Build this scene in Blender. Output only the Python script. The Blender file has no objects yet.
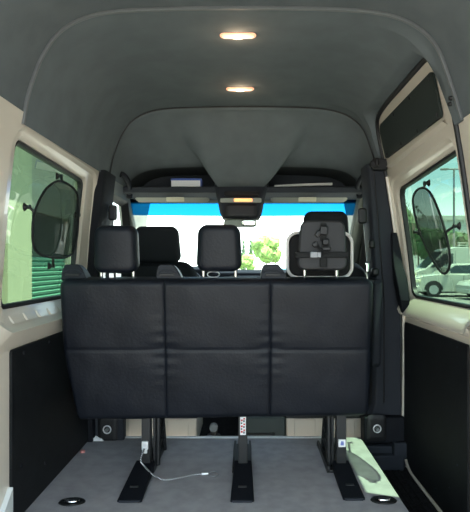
import bpy, bmesh, math, random
from mathutils import Vector, Matrix
random.seed(4)
S = bpy.context.scene
COL = S.collection
pi = math.pi

# ------------------------------------------------------------------ materials
def mat(name, col, rough=.6, metal=0.0, noise=0.0, nscale=40, bump=0.0, bscale=200, spec=.5, sheen=0.0, emit=None, estr=0, col2=None, coat=0):
    m = bpy.data.materials.new(name); m.use_nodes = True
    nt = m.node_tree; b = nt.nodes['Principled BSDF']
    b.inputs['Base Color'].default_value = (*col, 1)
    b.inputs['Roughness'].default_value = rough
    b.inputs['Metallic'].default_value = metal
    b.inputs['Specular IOR Level'].default_value = spec
    if coat: b.inputs['Coat Weight'].default_value = coat
    if sheen: b.inputs['Sheen Weight'].default_value = sheen
    if emit:
        b.inputs['Emission Color'].default_value = (*emit, 1); b.inputs['Emission Strength'].default_value = estr
    tc = nt.nodes.new('ShaderNodeTexCoord')
    if noise or col2:
        n = nt.nodes.new('ShaderNodeTexNoise'); n.inputs['Scale'].default_value = nscale; n.inputs['Detail'].default_value = 4
        nt.links.new(tc.outputs['Object'], n.inputs['Vector'])
        r = nt.nodes.new('ShaderNodeValToRGB')
        c2 = col2 or tuple(min(1, c * (1 + noise)) for c in col)
        c1 = col if col2 else tuple(c * (1 - noise) for c in col)
        r.color_ramp.elements[0].position = .35; r.color_ramp.elements[1].position = .65
        r.color_ramp.elements[0].color = (*c1, 1); r.color_ramp.elements[1].color = (*c2, 1)
        nt.links.new(n.outputs['Fac'], r.inputs['Fac']); nt.links.new(r.outputs['Color'], b.inputs['Base Color'])
    if bump:
        n = nt.nodes.new('ShaderNodeTexNoise'); n.inputs['Scale'].default_value = bscale; n.inputs['Detail'].default_value = 3
        nt.links.new(tc.outputs['Object'], n.inputs['Vector'])
        bp = nt.nodes.new('ShaderNodeBump'); bp.inputs['Strength'].default_value = bump; bp.inputs['Distance'].default_value = .01
        nt.links.new(n.outputs['Fac'], bp.inputs['Height']); nt.links.new(bp.outputs['Normal'], b.inputs['Normal'])
    return m

def glass(name, tint, refl=1.0, rough=0.0):
    m = bpy.data.materials.new(name); m.use_nodes = True
    nt = m.node_tree; nt.nodes.clear()
    o = nt.nodes.new('ShaderNodeOutputMaterial'); mx = nt.nodes.new('ShaderNodeMixShader')
    t = nt.nodes.new('ShaderNodeBsdfTransparent'); t.inputs['Color'].default_value = (*tint, 1)
    g = nt.nodes.new('ShaderNodeBsdfGlossy'); g.inputs['Roughness'].default_value = rough
    g.inputs['Color'].default_value = (refl, refl, refl, 1)
    lw = nt.nodes.new('ShaderNodeLayerWeight'); lw.inputs['Blend'].default_value = .5      # Schlick reflectance of a pane, same from both sides
    pw = nt.nodes.new('ShaderNodeMath'); pw.operation = 'POWER'; pw.inputs[1].default_value = 5
    f = nt.nodes.new('ShaderNodeMath'); f.operation = 'MULTIPLY_ADD'; f.inputs[1].default_value = .93; f.inputs[2].default_value = .07
    nt.links.new(lw.outputs['Facing'], pw.inputs[0]); nt.links.new(pw.outputs[0], f.inputs[0])
    nt.links.new(f.outputs[0], mx.inputs[0]); nt.links.new(t.outputs[0], mx.inputs[1]); nt.links.new(g.outputs[0], mx.inputs[2])
    nt.links.new(mx.outputs[0], o.inputs[0])
    return m

def mesh_cloth(name, col, open_=.3):
    """fine see-through weave"""
    m = bpy.data.materials.new(name); m.use_nodes = True
    nt = m.node_tree; nt.nodes.clear()
    o = nt.nodes.new('ShaderNodeOutputMaterial'); mx = nt.nodes.new('ShaderNodeMixShader')
    t = nt.nodes.new('ShaderNodeBsdfTransparent'); d = nt.nodes.new('ShaderNodeBsdfDiffuse'); d.inputs['Color'].default_value = (*col, 1)
    tc = nt.nodes.new('ShaderNodeTexCoord'); w = nt.nodes.new('ShaderNodeTexNoise'); w.inputs['Scale'].default_value = 60
    nt.links.new(tc.outputs['Object'], w.inputs['Vector'])
    mr = nt.nodes.new('ShaderNodeMapRange'); mr.inputs['To Min'].default_value = 1 - open_ - .08; mr.inputs['To Max'].default_value = 1 - open_ + .08
    nt.links.new(w.outputs['Fac'], mr.inputs['Value']); nt.links.new(mr.outputs[0], mx.inputs[0])
    nt.links.new(t.outputs[0], mx.inputs[1]); nt.links.new(d.outputs[0], mx.inputs[2]); nt.links.new(mx.outputs[0], o.inputs[0])
    return m

M = dict(
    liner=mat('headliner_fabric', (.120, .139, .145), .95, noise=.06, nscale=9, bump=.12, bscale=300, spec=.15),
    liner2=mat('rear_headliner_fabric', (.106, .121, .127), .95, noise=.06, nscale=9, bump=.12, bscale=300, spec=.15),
    liner_edge=mat('headliner_lip', (.15, .16, .165), .6, spec=.3),
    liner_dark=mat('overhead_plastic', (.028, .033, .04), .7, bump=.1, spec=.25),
    beige=mat('beige_paint', (.62, .56, .47), .32, noise=.03, nscale=3, coat=.35),
    board=mat('black_board', (.007, .008, .009), .55, bump=.1, bscale=350, spec=.22, noise=.25, nscale=14),
    ubd=mat('dark_upper_board', (.018, .025, .023), .5, spec=.25, bump=.05, bscale=200),
    rubber=mat('black_rubber', (.008, .008, .009), .5, spec=.4),
    trim=mat('charcoal_trim', (.022, .025, .032), .65, bump=.15, bscale=300, spec=.22),
    trimblk=mat('black_trim', (.006, .007, .010), .65, bump=.1, spec=.18),
    cabtrim=mat('grey_cab_trim', (.2, .215, .19), .6, bump=.05, spec=.3),
    floor=mat('grey_vinyl_floor', (.275, .265, .275), .55, col2=(.335, .325, .335), nscale=16, bump=.08, bscale=500, spec=.3),
    carpet=mat('black_step_carpet', (.012, .012, .013), .95, noise=.4, nscale=60, bump=.4, bscale=120, spec=.1),
    steel=mat('brushed_metal', (.75, .76, .77), .38, metal=.6),
    chrome=mat('chrome', (.8, .8, .8), .12, metal=1),
    darkmetal=mat('black_metal', (.012, .013, .014), .42, spec=.45),
    leather=mat('black_leatherette', (.0045, .0062, .0105), .50, bump=.12, bscale=90, spec=.27, noise=.12, nscale=8),
    fabric=mat('black_seat_fabric', (.009, .011, .013), .8, bump=.2, bscale=250, spec=.25),
    nylon=mat('black_webbing', (.006, .0065, .007), .7, bump=.3, bscale=400, spec=.3),
    pouch=mat('charcoal_pad_cloth', (.04, .041, .044), .75, bump=.2, bscale=250, spec=.3),
    piping=mat('pale_grey_piping', (.68, .65, .62), .6),
    greybuckle=mat('grey_buckle', (.22, .23, .25), .35),
    white=mat('white_paper', (.8, .8, .8), .7),
    blue=mat('blue_card', (.04, .09, .35), .6),
    red=mat('red_print', (.55, .05, .05), .6),
    black=mat('black_print', (.02, .02, .02), .6),
    pink=mat('pink_plastic', (.6, .22, .2), .5),
    visor=mat('visor_vinyl', (.34, .35, .31), .75, spec=.2),
    label=mat('pale_label', (.62, .6, .45), .6),
    lamp=mat('warm_lamp', (1, .7, .5), .4, emit=(1, .68, .42), estr=2.6),
    lamprim=mat('lamp_lens', (.85, .5, .35), .25, emit=(1, .42, .22), estr=.38),
    lampamber=mat('amber_map_light', (1, .4, .15), .4, emit=(1, .3, .1), estr=.9),
    mirror=mat('mirror_glass', (.7, .78, .7), .03, metal=1),
    gl_side=glass('green_privacy_glass', (.125, .205, .155)),
    gl_wind=glass('windscreen_glass', (.80, .88, .84)),
    gl_band=glass('windscreen_shade_band', (.005, .135, .36)),
    shade=mesh_cloth('black_mesh', (.03, .034, .033), .24),
    asphalt=mat('asphalt', (.17, .168, .16), .95, noise=.12, nscale=2, bump=.2),
    stucco=mat('pale_stucco', (.36, .33, .28), .9, noise=.05, nscale=2),
    stucco2=mat('pale_stucco_far', (.6, .62, .58), .9, noise=.04, nscale=.5),
    pilaster=mat('cream_pilaster', (.48, .45, .32), .9),
    shutter=mat('teal_grey_shutter', (.14, .33, .25), .5, spec=.4),
    darkrec=mat('dark_recess', (.05, .07, .055), .8),
    carwhite=mat('white_car_paint', (.5, .49, .44), .25, coat=.5),
    carsilver=mat('silver_car_paint', (.5, .52, .54), .28, coat=.5),
    carblue=mat('blue_car_paint', (.12, .3, .42), .25, coat=.5),
    carglass=mat('dark_car_glass', (.02, .03, .035), .08, spec=.6),
    tyre=mat('tyre_rubber', (.02, .02, .02), .8),
    rim=mat('grey_wheel_rim', (.4, .41, .42), .35, metal=.7),
    redlight=mat('red_lens', (.5, .03, .05), .3),
    headl=mat('headlight_lens', (.75, .7, .5), .15),
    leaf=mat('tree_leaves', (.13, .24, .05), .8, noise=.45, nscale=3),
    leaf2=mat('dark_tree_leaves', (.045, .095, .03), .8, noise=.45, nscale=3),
    cypress=mat('cypress_leaves', (.04, .09, .04), .85, noise=.4, nscale=3),
    bark=mat('tree_bark', (.12, .085, .06), .9, noise=.3, nscale=6),
    pole=mat('grey_pole', (.2, .21, .21), .6),
)

# ------------------------------------------------------------------ mesh helpers
def obj(name, bm, m, parent=None, smooth=True, bevel=0, angle=35, mods=None):
    bmesh.ops.remove_doubles(bm, verts=bm.verts, dist=1e-6)
    bmesh.ops.recalc_face_normals(bm, faces=bm.faces)
    me = bpy.data.meshes.new(name); bm.to_mesh(me); bm.free()
    for mm in (m if isinstance(m, (list, tuple)) else [m]): me.materials.append(mm)
    o = bpy.data.objects.new(name, me); COL.objects.link(o)
    if parent: o.parent = parent
    if smooth:
        for p in me.polygons: p.use_smooth = True
        try: me.set_sharp_from_angle(angle=math.radians(angle))
        except Exception: pass
    if bevel:
        b = o.modifiers.new('bevel', 'BEVEL'); b.width = bevel; b.segments = 3; b.limit_method = 'ANGLE'; b.angle_limit = math.radians(40)
        b.harden_normals = False
    return o

def tag(o, label=None, cat=None, group=None, kind=None):
    if label: o['label'] = label
    if cat: o['category'] = cat
    if group: o['group'] = group
    if kind: o['kind'] = kind
    return o

def empty(name, loc=(0, 0, 0)):
    o = bpy.data.objects.new(name, None); COL.objects.link(o); o.location = loc; o.empty_display_size = .05
    return o

def keep(child, root):
    """parent without moving: meshes are built in world coordinates"""
    child.parent = root; child.matrix_parent_inverse = Matrix.Translation(root.location).inverted()
    return child

def part(root, name, bm, m, **k):
    o = obj(name, bm, m, None, **k)
    loc = Vector((0, 0, 0)); r = root
    if root.type == 'EMPTY': loc = Vector(root.location)
    o.parent = root; o.matrix_parent_inverse = Matrix.Translation(-loc)
    return o

def box(bm, x0, x1, y0, y1, z0, z1):
    v = [bm.verts.new((x, y, z)) for x in (x0, x1) for y in (y0, y1) for z in (z0, z1)]
    for f in ((0, 1, 3, 2), (4, 6, 7, 5), (0, 4, 5, 1), (2, 3, 7, 6), (0, 2, 6, 4), (1, 5, 7, 3)):
        bm.faces.new([v[i] for i in f])
    return v

def B(*a):
    bm = bmesh.new(); box(bm, *a); return bm

def loft(bm, rings, closed=True, caps=False):
    R = [[bm.verts.new(p) for p in r] for r in rings]
    n = len(R[0])
    for a, b in zip(R, R[1:]):
        for i in range(n if closed else n - 1):
            j = (i + 1) % n
            try: bm.faces.new((a[i], a[j], b[j], b[i]))
            except ValueError: pass
    if caps:
        bm.faces.new(R[0]); bm.faces.new(R[-1][::-1])
    return R

def frame(d):
    d = d.normalized(); u = Vector((0, 0, 1)) if abs(d.z) < .9 else Vector((1, 0, 0))
    a = d.cross(u).normalized(); return a, a.cross(d).normalized()

def tube(bm, pts, r, n=10, caps=True, flat=1.0):
    pts = [Vector(p) for p in pts]; rings = []
    rr = r if isinstance(r, (list, tuple)) else [r] * len(pts)
    a = None
    for i, p in enumerate(pts):
        d = (pts[min(i + 1, len(pts) - 1)] - pts[max(i - 1, 0)]).normalized()
        if a is None: a, b = frame(d)
        else:
            a = (a - d * a.dot(d)).normalized(); b = a.cross(d)
        rings.append([p + (a * math.cos(t) * flat + b * math.sin(t)) * rr[i] for t in [2 * pi * k / n for k in range(n)]])
    loft(bm, rings, True, caps)

def cyl(bm, p0, p1, r0, r1=None, n=20):
    tube(bm, [p0, p1], [r0, r1 if r1 is not None else r0], n)

def spline(pts, k=8, closed=False):
    P = [Vector(p) for p in pts]; out = []; n = len(P)
    for i in range(n if closed else n - 1):
        if closed: p0, p1, p2, p3 = P[i - 1], P[i], P[(i + 1) % n], P[(i + 2) % n]
        else: p0, p1, p2, p3 = P[max(i - 1, 0)], P[i], P[i + 1], P[min(i + 2, n - 1)]
        for j in range(k):
            t = j / k
            out.append(.5 * ((2 * p1) + (p2 - p0) * t + (2 * p0 - 5 * p1 + 4 * p2 - p3) * t * t + (3 * p1 - p0 - 3 * p2 + p3) * t ** 3))
    if not closed: out.append(P[-1])
    return out

def rrect(y0, y1, z0, z1, r, n=8):
    """rounded rectangle polygon in 2D; r = one radius or four (y0z0, y1z0, y1z1, y0z1)"""
    R = r if isinstance(r, (list, tuple)) else [r] * 4
    out = []
    for (cy, cz, s, q) in ((y0 + R[0], z0 + R[0], pi, R[0]), (y1 - R[1], z0 + R[1], 1.5 * pi, R[1]), (y1 - R[2], z1 - R[2], 0, R[2]), (y0 + R[3], z1 - R[3], .5 * pi, R[3])):
        for k in range(n + 1):
            t = s + .5 * pi * k / n
            out.append((cy + q * math.cos(t), cz + q * math.sin(t)))
    return out

def ray_poly(c, th, poly):
    dx, dy = math.cos(th), math.sin(th); best = None
    for i in range(len(poly)):
        (x1, y1), (x2, y2) = poly[i], poly[(i + 1) % len(poly)]
        ex, ey = x2 - x1, y2 - y1
        den = dx * ey - dy * ex
        if abs(den) < 1e-12: continue
        t = ((x1 - c[0]) * ey - (y1 - c[1]) * ex) / den
        s = ((x1 - c[0]) * dy - (y1 - c[1]) * dx) / den
        if t > 0 and -1e-6 <= s <= 1 + 1e-6 and (best is None or t > best): best = t
    return (c[0] + dx * best, c[1] + dy * best)

def angles(c, polys, n=120):
    A = {round(2 * pi * k / n - pi, 5) for k in range(n)}
    for p in polys:
        for q in p: A.add(round(math.atan2(q[1] - c[1], q[0] - c[0]), 5))
    A = sorted(A); out = []
    for a in A:
        if not out or a - out[-1] > .004: out.append(a)
    return out

def stack(bm, c, levels, f, corners):
    """levels: list of (poly, off). f(y,z,off)->3D. Star-shaped rings bridged outward to inward."""
    A = angles(c, corners)
    loft(bm, [[f(*ray_poly(c, a, p), o) for a in A] for p, o in levels])

def cap_poly(bm, poly, f, off):
    c = (sum(p[0] for p in poly) / len(poly), sum(p[1] for p in poly) / len(poly))
    cv = bm.verts.new(f(c[0], c[1], off)); vs = [bm.verts.new(f(p[0], p[1], off)) for p in poly]
    for i in range(len(vs)): bm.faces.new((cv, vs[i], vs[(i + 1) % len(vs)]))

def sheet(bm, poly, f, off, th, inner=.5):
    """thin solid plate following the wall, from a star-shaped polygon"""
    c = (sum(p[0] for p in poly) / len(poly), sum(p[1] for p in poly) / len(poly))
    def sc(k): return [(c[0] + (p[0] - c[0]) * k, c[1] + (p[1] - c[1]) * k) for p in poly]
    loft(bm, [[f(p[0], p[1], off) for p in sc(k)] for k in (.02, .35, .7, 1)] + [[f(p[0], p[1], off + th) for p in sc(k)] for k in (1, .7, .35, .02)])

def pad(W, H, T, R, Re, nx=24, nz=24, taper=0, fn=None, mtx=None, bm=None):
    """upholstered rounded slab: local x = width, z = height, y = thickness (front = -y)"""
    bm = bm or bmesh.new()
    def warp(t): return math.sin(t * pi / 2) * .35 + t * .65
    G = {}
    for s in (-1, 1):
        for i in range(nx + 1):
            for j in range(nz + 1):
                x = warp(2 * i / nx - 1) * W / 2; z = warp(2 * j / nz - 1) * H / 2
                ax, az = abs(x), abs(z); cx, cz = W / 2 - R, H / 2 - R
                if ax > cx and az > cz:
                    a, b = (ax - cx) / R, (az - cz) / R; m_ = max(a, b); L = math.hypot(a, b) or 1
                    ax, az = cx + R * a * m_ / L, cz + R * b * m_ / L; e = R * (1 - m_)
                else: e = min(W / 2 - ax, H / 2 - az)
                k = 1 - min(e / Re, 1)
                y = T / 2 - Re + Re * math.sqrt(max(0, 1 - k * k))
                X = math.copysign(ax, x) * (1 + taper * z / H); Z = math.copysign(az, z)
                Y = s * y
                if fn:
                    r = fn(X, Z, s)
                    if isinstance(r, tuple): X += r[0]; Y += r[1]; Z += r[2]
                    else: Y += r
                p = Vector((X, Y, Z))
                if mtx: p = mtx @ p
                G[s, i, j] = bm.verts.new(p)
    for s in (-1, 1):
        for i in range(nx):
            for j in range(nz):
                bm.faces.new((G[s, i, j], G[s, i + 1, j], G[s, i + 1, j + 1], G[s, i, j + 1]))
    loop = [(i, 0) for i in range(nx)] + [(nx, j) for j in range(nz)] + [(i, nz) for i in range(nx, 0, -1)] + [(0, j) for j in range(nz, 0, -1)]
    for a, b in zip(loop, loop[1:] + loop[:1]):
        bm.faces.new((G[-1, a[0], a[1]], G[-1, b[0], b[1]], G[1, b[0], b[1]], G[1, a[0], a[1]]))
    return bm

def MT(x, y, z, rx=0, ry=0, rz=0):
    return Matrix.Translation((x, y, z)) @ Matrix.Rotation(rz, 4, 'Z') @ Matrix.Rotation(ry, 4, 'Y') @ Matrix.Rotation(rx, 4, 'X')

def lerp(tab, z):
    if z <= tab[0][0]: return tab[0][1]
    for (a, b), (c, d) in zip(tab, tab[1:]):
        if z <= c: return b + (d - b) * (z - a) / (c - a)
    return tab[-1][1]
def sst(a, b, x):
    t = max(0, min(1, (x - a) / (b - a))); return t * t * (3 - 2 * t)

WL = [(0, .905), (.67, .905), (.83, .900), (1.0, .887), (1.2, .872), (1.44, .845), (1.56, .822)]
WR = [(0, .905), (.7, .905), (.82, .898), (1.1, .868), (1.4, .826), (1.52, .806), (1.6, .792), (1.77, .755), (1.86, .73)]
def fL(y, z, off): return (-(lerp(WL, z) + off), y, z)
def fR(y, z, off): return (lerp(WR, z) + off, y, z)

def sill(z): return .042 * sst(.805, .735, z) * sst(.698, .722, z)      # pressed ledge under the windows
def gL(y, z, off): return fL(y, z, off - sill(z))
def gR(y, z, off): return fR(y, z, off - sill(z))

# ------------------------------------------------------------------ the setting: van shell
Y0 = .35                                            # rear opening of the van
tag(obj('floor', B(-.93, .655, Y0, 3.0, -.045, 0), M['floor'], bevel=.004), 'grey vinyl load floor of the van', 'floor', kind='structure')
bm = B(-.93, .50, 2.985, 3.015, -.05, .004)
tag(obj('trim_1', bm, mat('aluminium_edge', (.8, .8, .8), .45), bevel=.003), 'bright metal strip along the front edge of the grey floor', 'trim', kind='structure')
# stepwell beside the sliding door
bm = bmesh.new()
box(bm, .64, .95, 1.9, 3.0, -.2, -.155)
box(bm, .64, .66, 1.9, 3.0, -.2, -.045)
box(bm, .66, .95, 1.86, 1.9, -.2, 0)
for k in range(6): box(bm, .70 + k * .035, .712 + k * .035, 1.95, 2.93, -.156, -.148)
tag(obj('floor.001', bm, M['carpet'], bevel=.003), 'black ribbed step well between load floor and sliding door', 'floor', kind='structure')
tag(obj('floor.002', B(.64, .93, Y0, 1.9, -.045, 0), M['floor']), 'rear strip of grey load floor behind the step well', 'floor', kind='structure')
bm = B(-.95, .95, 3.0, 4.5, -.2, -.13)
tag(obj('floor.003', bm, M['carpet']), 'dark cab floor ahead of the load floor', 'floor', kind='structure')

def strip(bm, f, y0, y1, zs, off=0, ny=2):
    ys = [y0 + (y1 - y0) * k / ny for k in range(ny + 1)]
    loft(bm, [[f(y, z, off) for y in ys] for z in zs], closed=False)

# left wall
bm = bmesh.new()
strip(bm, fL, Y0, 3.05, [-.04, .3, .67])
strip(bm, fL, Y0, 1.74, [.67, .8, 1.0, 1.2, 1.4, 1.56])
outer = [(1.74, .67), (3.05, .67), (3.05, 1.56), (1.74, 1.56)]
def tilt(poly, k, yr=2.8): return [(y, z + (yr - y) * k * max(0, (z - .82)) / .62) for y, z in poly]
r0 = tilt(rrect(1.87, 2.93, .745, 1.505, [.06, .06, .10, .12]), .02); r1 = tilt(rrect(1.885, 2.915, .76, 1.49, [.055, .055, .09, .10]), .02)
r2 = tilt(rrect(1.94, 2.805, .812, 1.463, [.05, .05, .06, .05]), .03); r3 = tilt(rrect(1.955, 2.79, .825, 1.450, [.04, .04, .05, .04]), .03)
cc = (2.36, 1.13)
stack(bm, cc, [(outer, 0), (r0, 0), (r1, .014), (tilt(rrect(1.91, 2.86, .775, 1.475, [.05, .05, .06, .06]), .03), .017), (r2, .020), (r3, .030), (r3, .06)], gL, [outer, r0, r2, r3])
# rear pillar rib by the frame edge
for yy in (1.70,):
    loft(bm, [[fL(yy + a, z, -h) for a, h in ((-.06, 0), (-.045, .018), (-.005, .018), (.01, 0))] for z in (.72, .9, 1.1, 1.3, 1.53)], closed=False)
tag(obj('wall_left', bm, M['beige'], angle=20), 'beige painted left inner wall of the van', 'wall', kind='structure')
# ribbed sill below the left window (surface detail)
bm = bmesh.new()
for k in range(6):
    y = 1.99 + k * .125
    loft(bm, [[gL(y + a, .772 + h * .02, .015 + .006 * h - (.006 if 0 < i < 3 else 0)) for i, (a, h) in enumerate(((0, 0), (.006, 0), (.10, 0), (.106, 0)))],
              [gL(y + a, .800, .018 - (.007 if 0 < i < 3 else 0)) for i, (a, h) in enumerate(((0, 0), (.006, 0), (.10, 0), (.106, 0)))]], closed=False)
tag(obj('trim_2', bm, M['beige'], smooth=False), 'row of pressed ribs on the sill below the left window', 'trim', kind='structure')
w1 = obj('window_1', bmesh.new(), M['rubber'])
bpy.data.objects.remove(w1)
bm = bmesh.new()
ri = tilt(rrect(1.970, 2.775, .843, 1.436, [.035, .035, .045, .035]), .03)
stack(bm, cc, [(r3, .036), (tilt(rrect(1.962, 2.783, .833, 1.444, .04), .03), .030), (ri, .034), (ri, .055)], fL, [r3, ri])
w1 = tag(obj('window_1', bm, M['rubber']), 'left side window with black rubber frame and green glass', 'window', kind='structure')
bm = bmesh.new(); cap_poly(bm, tilt(rrect(1.957, 2.788, .828, 1.448, .03), .03), fL, .052)
part(w1, 'window_pane', bm, M['gl_side'])

# black board on the lower left wall
bm = bmesh.new()
sheet(bm, rrect(1.975, 3.03, .005, .672, .015), fL, -.012, .01)
t = tag(obj('trim_3', bm, M['board']), 'black lining board on the lower left wall', 'trim', kind='structure')
for y, z in ((2.08, .645), (2.35, .645), (2.62, .645), (2.9, .645), (2.06, .2), (2.3, .12)):
    bm = bmesh.new(); cyl(bm, fL(y, z, -.016), fL(y, z, -.011), .006, .009, 12)
    part(t, 'board_clip', bm, M['trimblk'])
# pale body edge at the rear of the board
bm = bmesh.new()
loft(bm, [[fL(1.86, 0, -.02), fL(1.968, 0, -.02), fL(1.968, .155, -.02), fL(1.86, .06, -.02)], [fL(1.86, 0, .0), fL(1.968, 0, 0), fL(1.968, .155, 0), fL(1.86, .06, 0)]], caps=True)
tag(obj('trim_4', bm, mat('pale_body_edge', (.6, .62, .6), .5), smooth=False), 'pale slanted body corner at the rear foot of the left wall', 'trim', kind='structure')

# right wall behind the door
bm = bmesh.new()
strip(bm, fR, Y0, 1.985, [-.04, .3, .7, .82, 1.1, 1.4, 1.58], 0)
loft(bm, [[fR(1.985, z, o) for o in (0, .05)] for z in (-.2, .3, .7, .82, 1.1, 1.4, 1.58)], closed=False)
for yy in (1.86,):
    loft(bm, [[fR(yy + a, z, -h) for a, h in ((-.05, 0), (-.035, .018), (.03, .018), (.045, 0))] for z in (.05, .7, .9, 1.1, 1.3, 1.53)], closed=False)
tag(obj('wall_right', bm, M['beige'], angle=20), 'beige painted right inner wall behind the sliding door', 'wall', kind='structure')

# sliding door
bm = bmesh.new()
strip(bm, fR, 1.995, 3.03, [-.19, -.05, .3, .70], .0)
douter = [(1.995, .70), (3.03, .70), (3.03, 1.52), (1.995, 1.52)]
d0 = tilt(rrect(2.04, 2.985, .715, 1.475, [.06, .06, .08, .08]), .04, 2.925); d1 = tilt(rrect(2.05, 2.975, .73, 1.462, [.055, .055, .07, .07]), .04, 2.925)
d2 = tilt(rrect(2.06, 2.937, .80, 1.437, [.05, .05, .06, .05]), .05, 2.925); d3 = tilt(rrect(2.065, 2.925, .812, 1.425, [.06, .07, .05, .05]), .05, 2.925)
dc = (2.48, 1.12)
stack(bm, dc, [(douter, 0), (d0, 0), (d1, .012), (tilt(rrect(2.055, 2.95, .77, 1.45, [.05, .06, .06, .06]), .05, 2.925), .015), (d2, .018), (d3, .028), (d3, .06)], gR, [douter, d0, d2, d3])
# upper part, z 1.52-1.86, with the raised swage line
strip(bm, fR, 1.995, 3.03, [1.52, 1.56, 1.60, 1.68, 1.76, 1.80, 1.84, 1.87, 1.93], .0)
door = tag(obj('door_1', bm, M['beige'], angle=20), 'beige inner skin of the closed sliding door on the right', 'door', kind='structure')
bm = bmesh.new(); loft(bm, [[fR(y, z, o) for y, z, o in ((2.07, 1.555, -.001), (2.90, 1.535, -.001))], [fR(2.07, 1.567, -.022), fR(2.91, 1.547, -.022)], [fR(2.07, 1.58, -.001), fR(2.92, 1.56, -.001)]], closed=False)
part(door, 'swage_line', bm, M['beige'])
bm = bmesh.new()
di = tilt(rrect(2.075, 2.912, .828, 1.412, [.05, .07, .05, .04]), .05, 2.925)
stack(bm, dc, [(d3, .034), (tilt(rrect(2.07, 2.918, .820, 1.418, .05), .05, 2.925), .028), (di, .032), (di, .055)], fR, [d3, di])
part(door, 'window_seal', bm, M['rubber'])
bm = bmesh.new(); cap_poly(bm, tilt(rrect(2.067, 2.922, .815, 1.423, .05), .05, 2.925), fR, .052)
part(door, 'window_pane', bm, M['gl_side'])
bm = bmesh.new(); sheet(bm, rrect(2.10, 2.945, -.125, .672, [.02, .16, .02, .02]), fR, -.015, .011)
p = part(door, 'lower_board', bm, M['board'])
bm = bmesh.new(); sheet(bm, rrect(2.085, 2.925, 1.592, 1.775, [.02, .02, .05, .02]), fR, -.015, .011)
p2 = part(door, 'upper_board', bm, M['ubd'])
for y, z in ((2.12, 1.61), (2.37, 1.607), (2.62, 1.607), (2.88, 1.61), (2.12, 1.757), (2.38, 1.76), (2.64, 1.76)):
    bm = bmesh.new(); cyl(bm, fR(y, z, -.020), fR(y, z, -.013), .006, .011, 12)
    part(p2, 'board_clip', bm, M['rubber'])
for y, z in ((2.2, .65), (2.5, .65), (2.8, .65), (2.2, .15), (2.28, .02), (2.45, -.06), (2.42, .28)):
    bm = bmesh.new(); cyl(bm, fR(y, z, -.018), fR(y, z, -.013), .003, .006, 10)
    part(p, 'board_clip', bm, M['trim'])
# door edge and its rubber seal
bm = bmesh.new()
path = [fR(3.0, z, -.004) for z in (-.14, .2, .7, 1.1, 1.4, 1.62)] + [fR(2.995, 1.70, -.004), fR(2.97, 1.78, -.006), fR(2.90, 1.825, -.006)] + [fR(y, 1.838, -.008) for y in (2.7, 2.45, 2.2)] + [fR(2.08, 1.83, -.006), fR(2.02, 1.79, -.006), fR(1.992, 1.70, -.004)] + [fR(1.988, z, -.004) for z in (1.5, 1.2, .9, .5, .1, -.14)]
tube(bm, spline(path, 5), .012, 8)
tag(obj('trim_5', bm, M['rubber']), 'black rubber seal around the sliding door opening', 'trim', kind='structure')
bm = bmesh.new()
path2 = [fR(2.985, z, -.006) for z in (1.5, 1.1, .7, .2)] + [fR(2.985, 0, -.006), fR(2.965, -.08, -.006), fR(2.91, -.125, -.006), fR(2.80, -.145, -.006), fR(2.5, -.148, -.006), fR(2.05, -.148, -.006)]
tube(bm, spline(path2, 5), .010, 8)
part(door, 'edge_bead', bm, M['beige'])
# pull handle and latch on the door front edge
bm = bmesh.new()
loft(bm, [[fR(y - w, z, o), fR(y + w, z, o), fR(y + w, z, o - d), fR(y - w, z, o - d)] for y, z, w, o, d in
          ((2.93, .72, .02, .0, .03), (2.90, .80, .035, .0, .055), (2.915, .92, .035, .0, .06), (2.94, .98, .02, .0, .055), (2.95, 1.06, .012, .0, .05), (2.975, 1.18, .008, .0, .03))], caps=True)
part(door, 'pull_handle', bm, M['trimblk'], bevel=.006)
bm = bmesh.new()
box(bm, .715, .80, 2.955, 2.985, 1.535, 1.60); box(bm, .70, .74, 2.94, 2.97, 1.545, 1.585); cyl(bm, (.735, 2.94, 1.555), (.735, 2.94, 1.60), .012)
tag(obj('trim_6', bm, M['rubber'], bevel=.006), 'black upper roller housing at the front top corner of the sliding door', 'trim', kind='structure')

# B pillar trims
def column(rows, y0, y1, side, wtab):
    """rows: (z, inner x, outer x)"""
    bm = bmesh.new()
    loft(bm, [[(xi, y1, z), (xi, y0 + .025, z), (xi + (xo - xi) * .12, y0, z), (xo, y0, z), (xo, y1, z)] for z, xi, xo in rows], caps=True)
    return bm
bmr = column([(-.2, .69, .93), (.12, .69, .93), (.2, .725, .89), (.8, .737, .885), (1.2, .715, .85), (1.45, .698, .812), (1.58, .69, .79)], 3.0, 3.16, 1, WR)
pr = tag(obj('trim_7', bmr, M['trim'], bevel=.006), 'charcoal plastic pillar trim ahead of the sliding door', 'trim', kind='structure')
bm = bmesh.new()
tube(bm, [(.79, 2.996, z) for z in (.2, .8)] + [(.76, 2.996, 1.2), (.725, 2.996, 1.6)], .004, 6)
part(pr, 'trim_groove', bm, M['rubber'])
bml = column([(-.1, -.86, -.96), (.14, -.86, -.96), (.2, -.84, -.93), (.8, -.835, -.925), (1.2, -.825, -.90), (1.45, -.80, -.87), (1.53, -.79, -.85)], 2.92, 3.14, -1, WL)
pl = tag(obj('trim_8', bml, M['trimblk'], bevel=.006), 'black plastic pillar trim on the left, ahead of the side window', 'trim', kind='structure')

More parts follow.
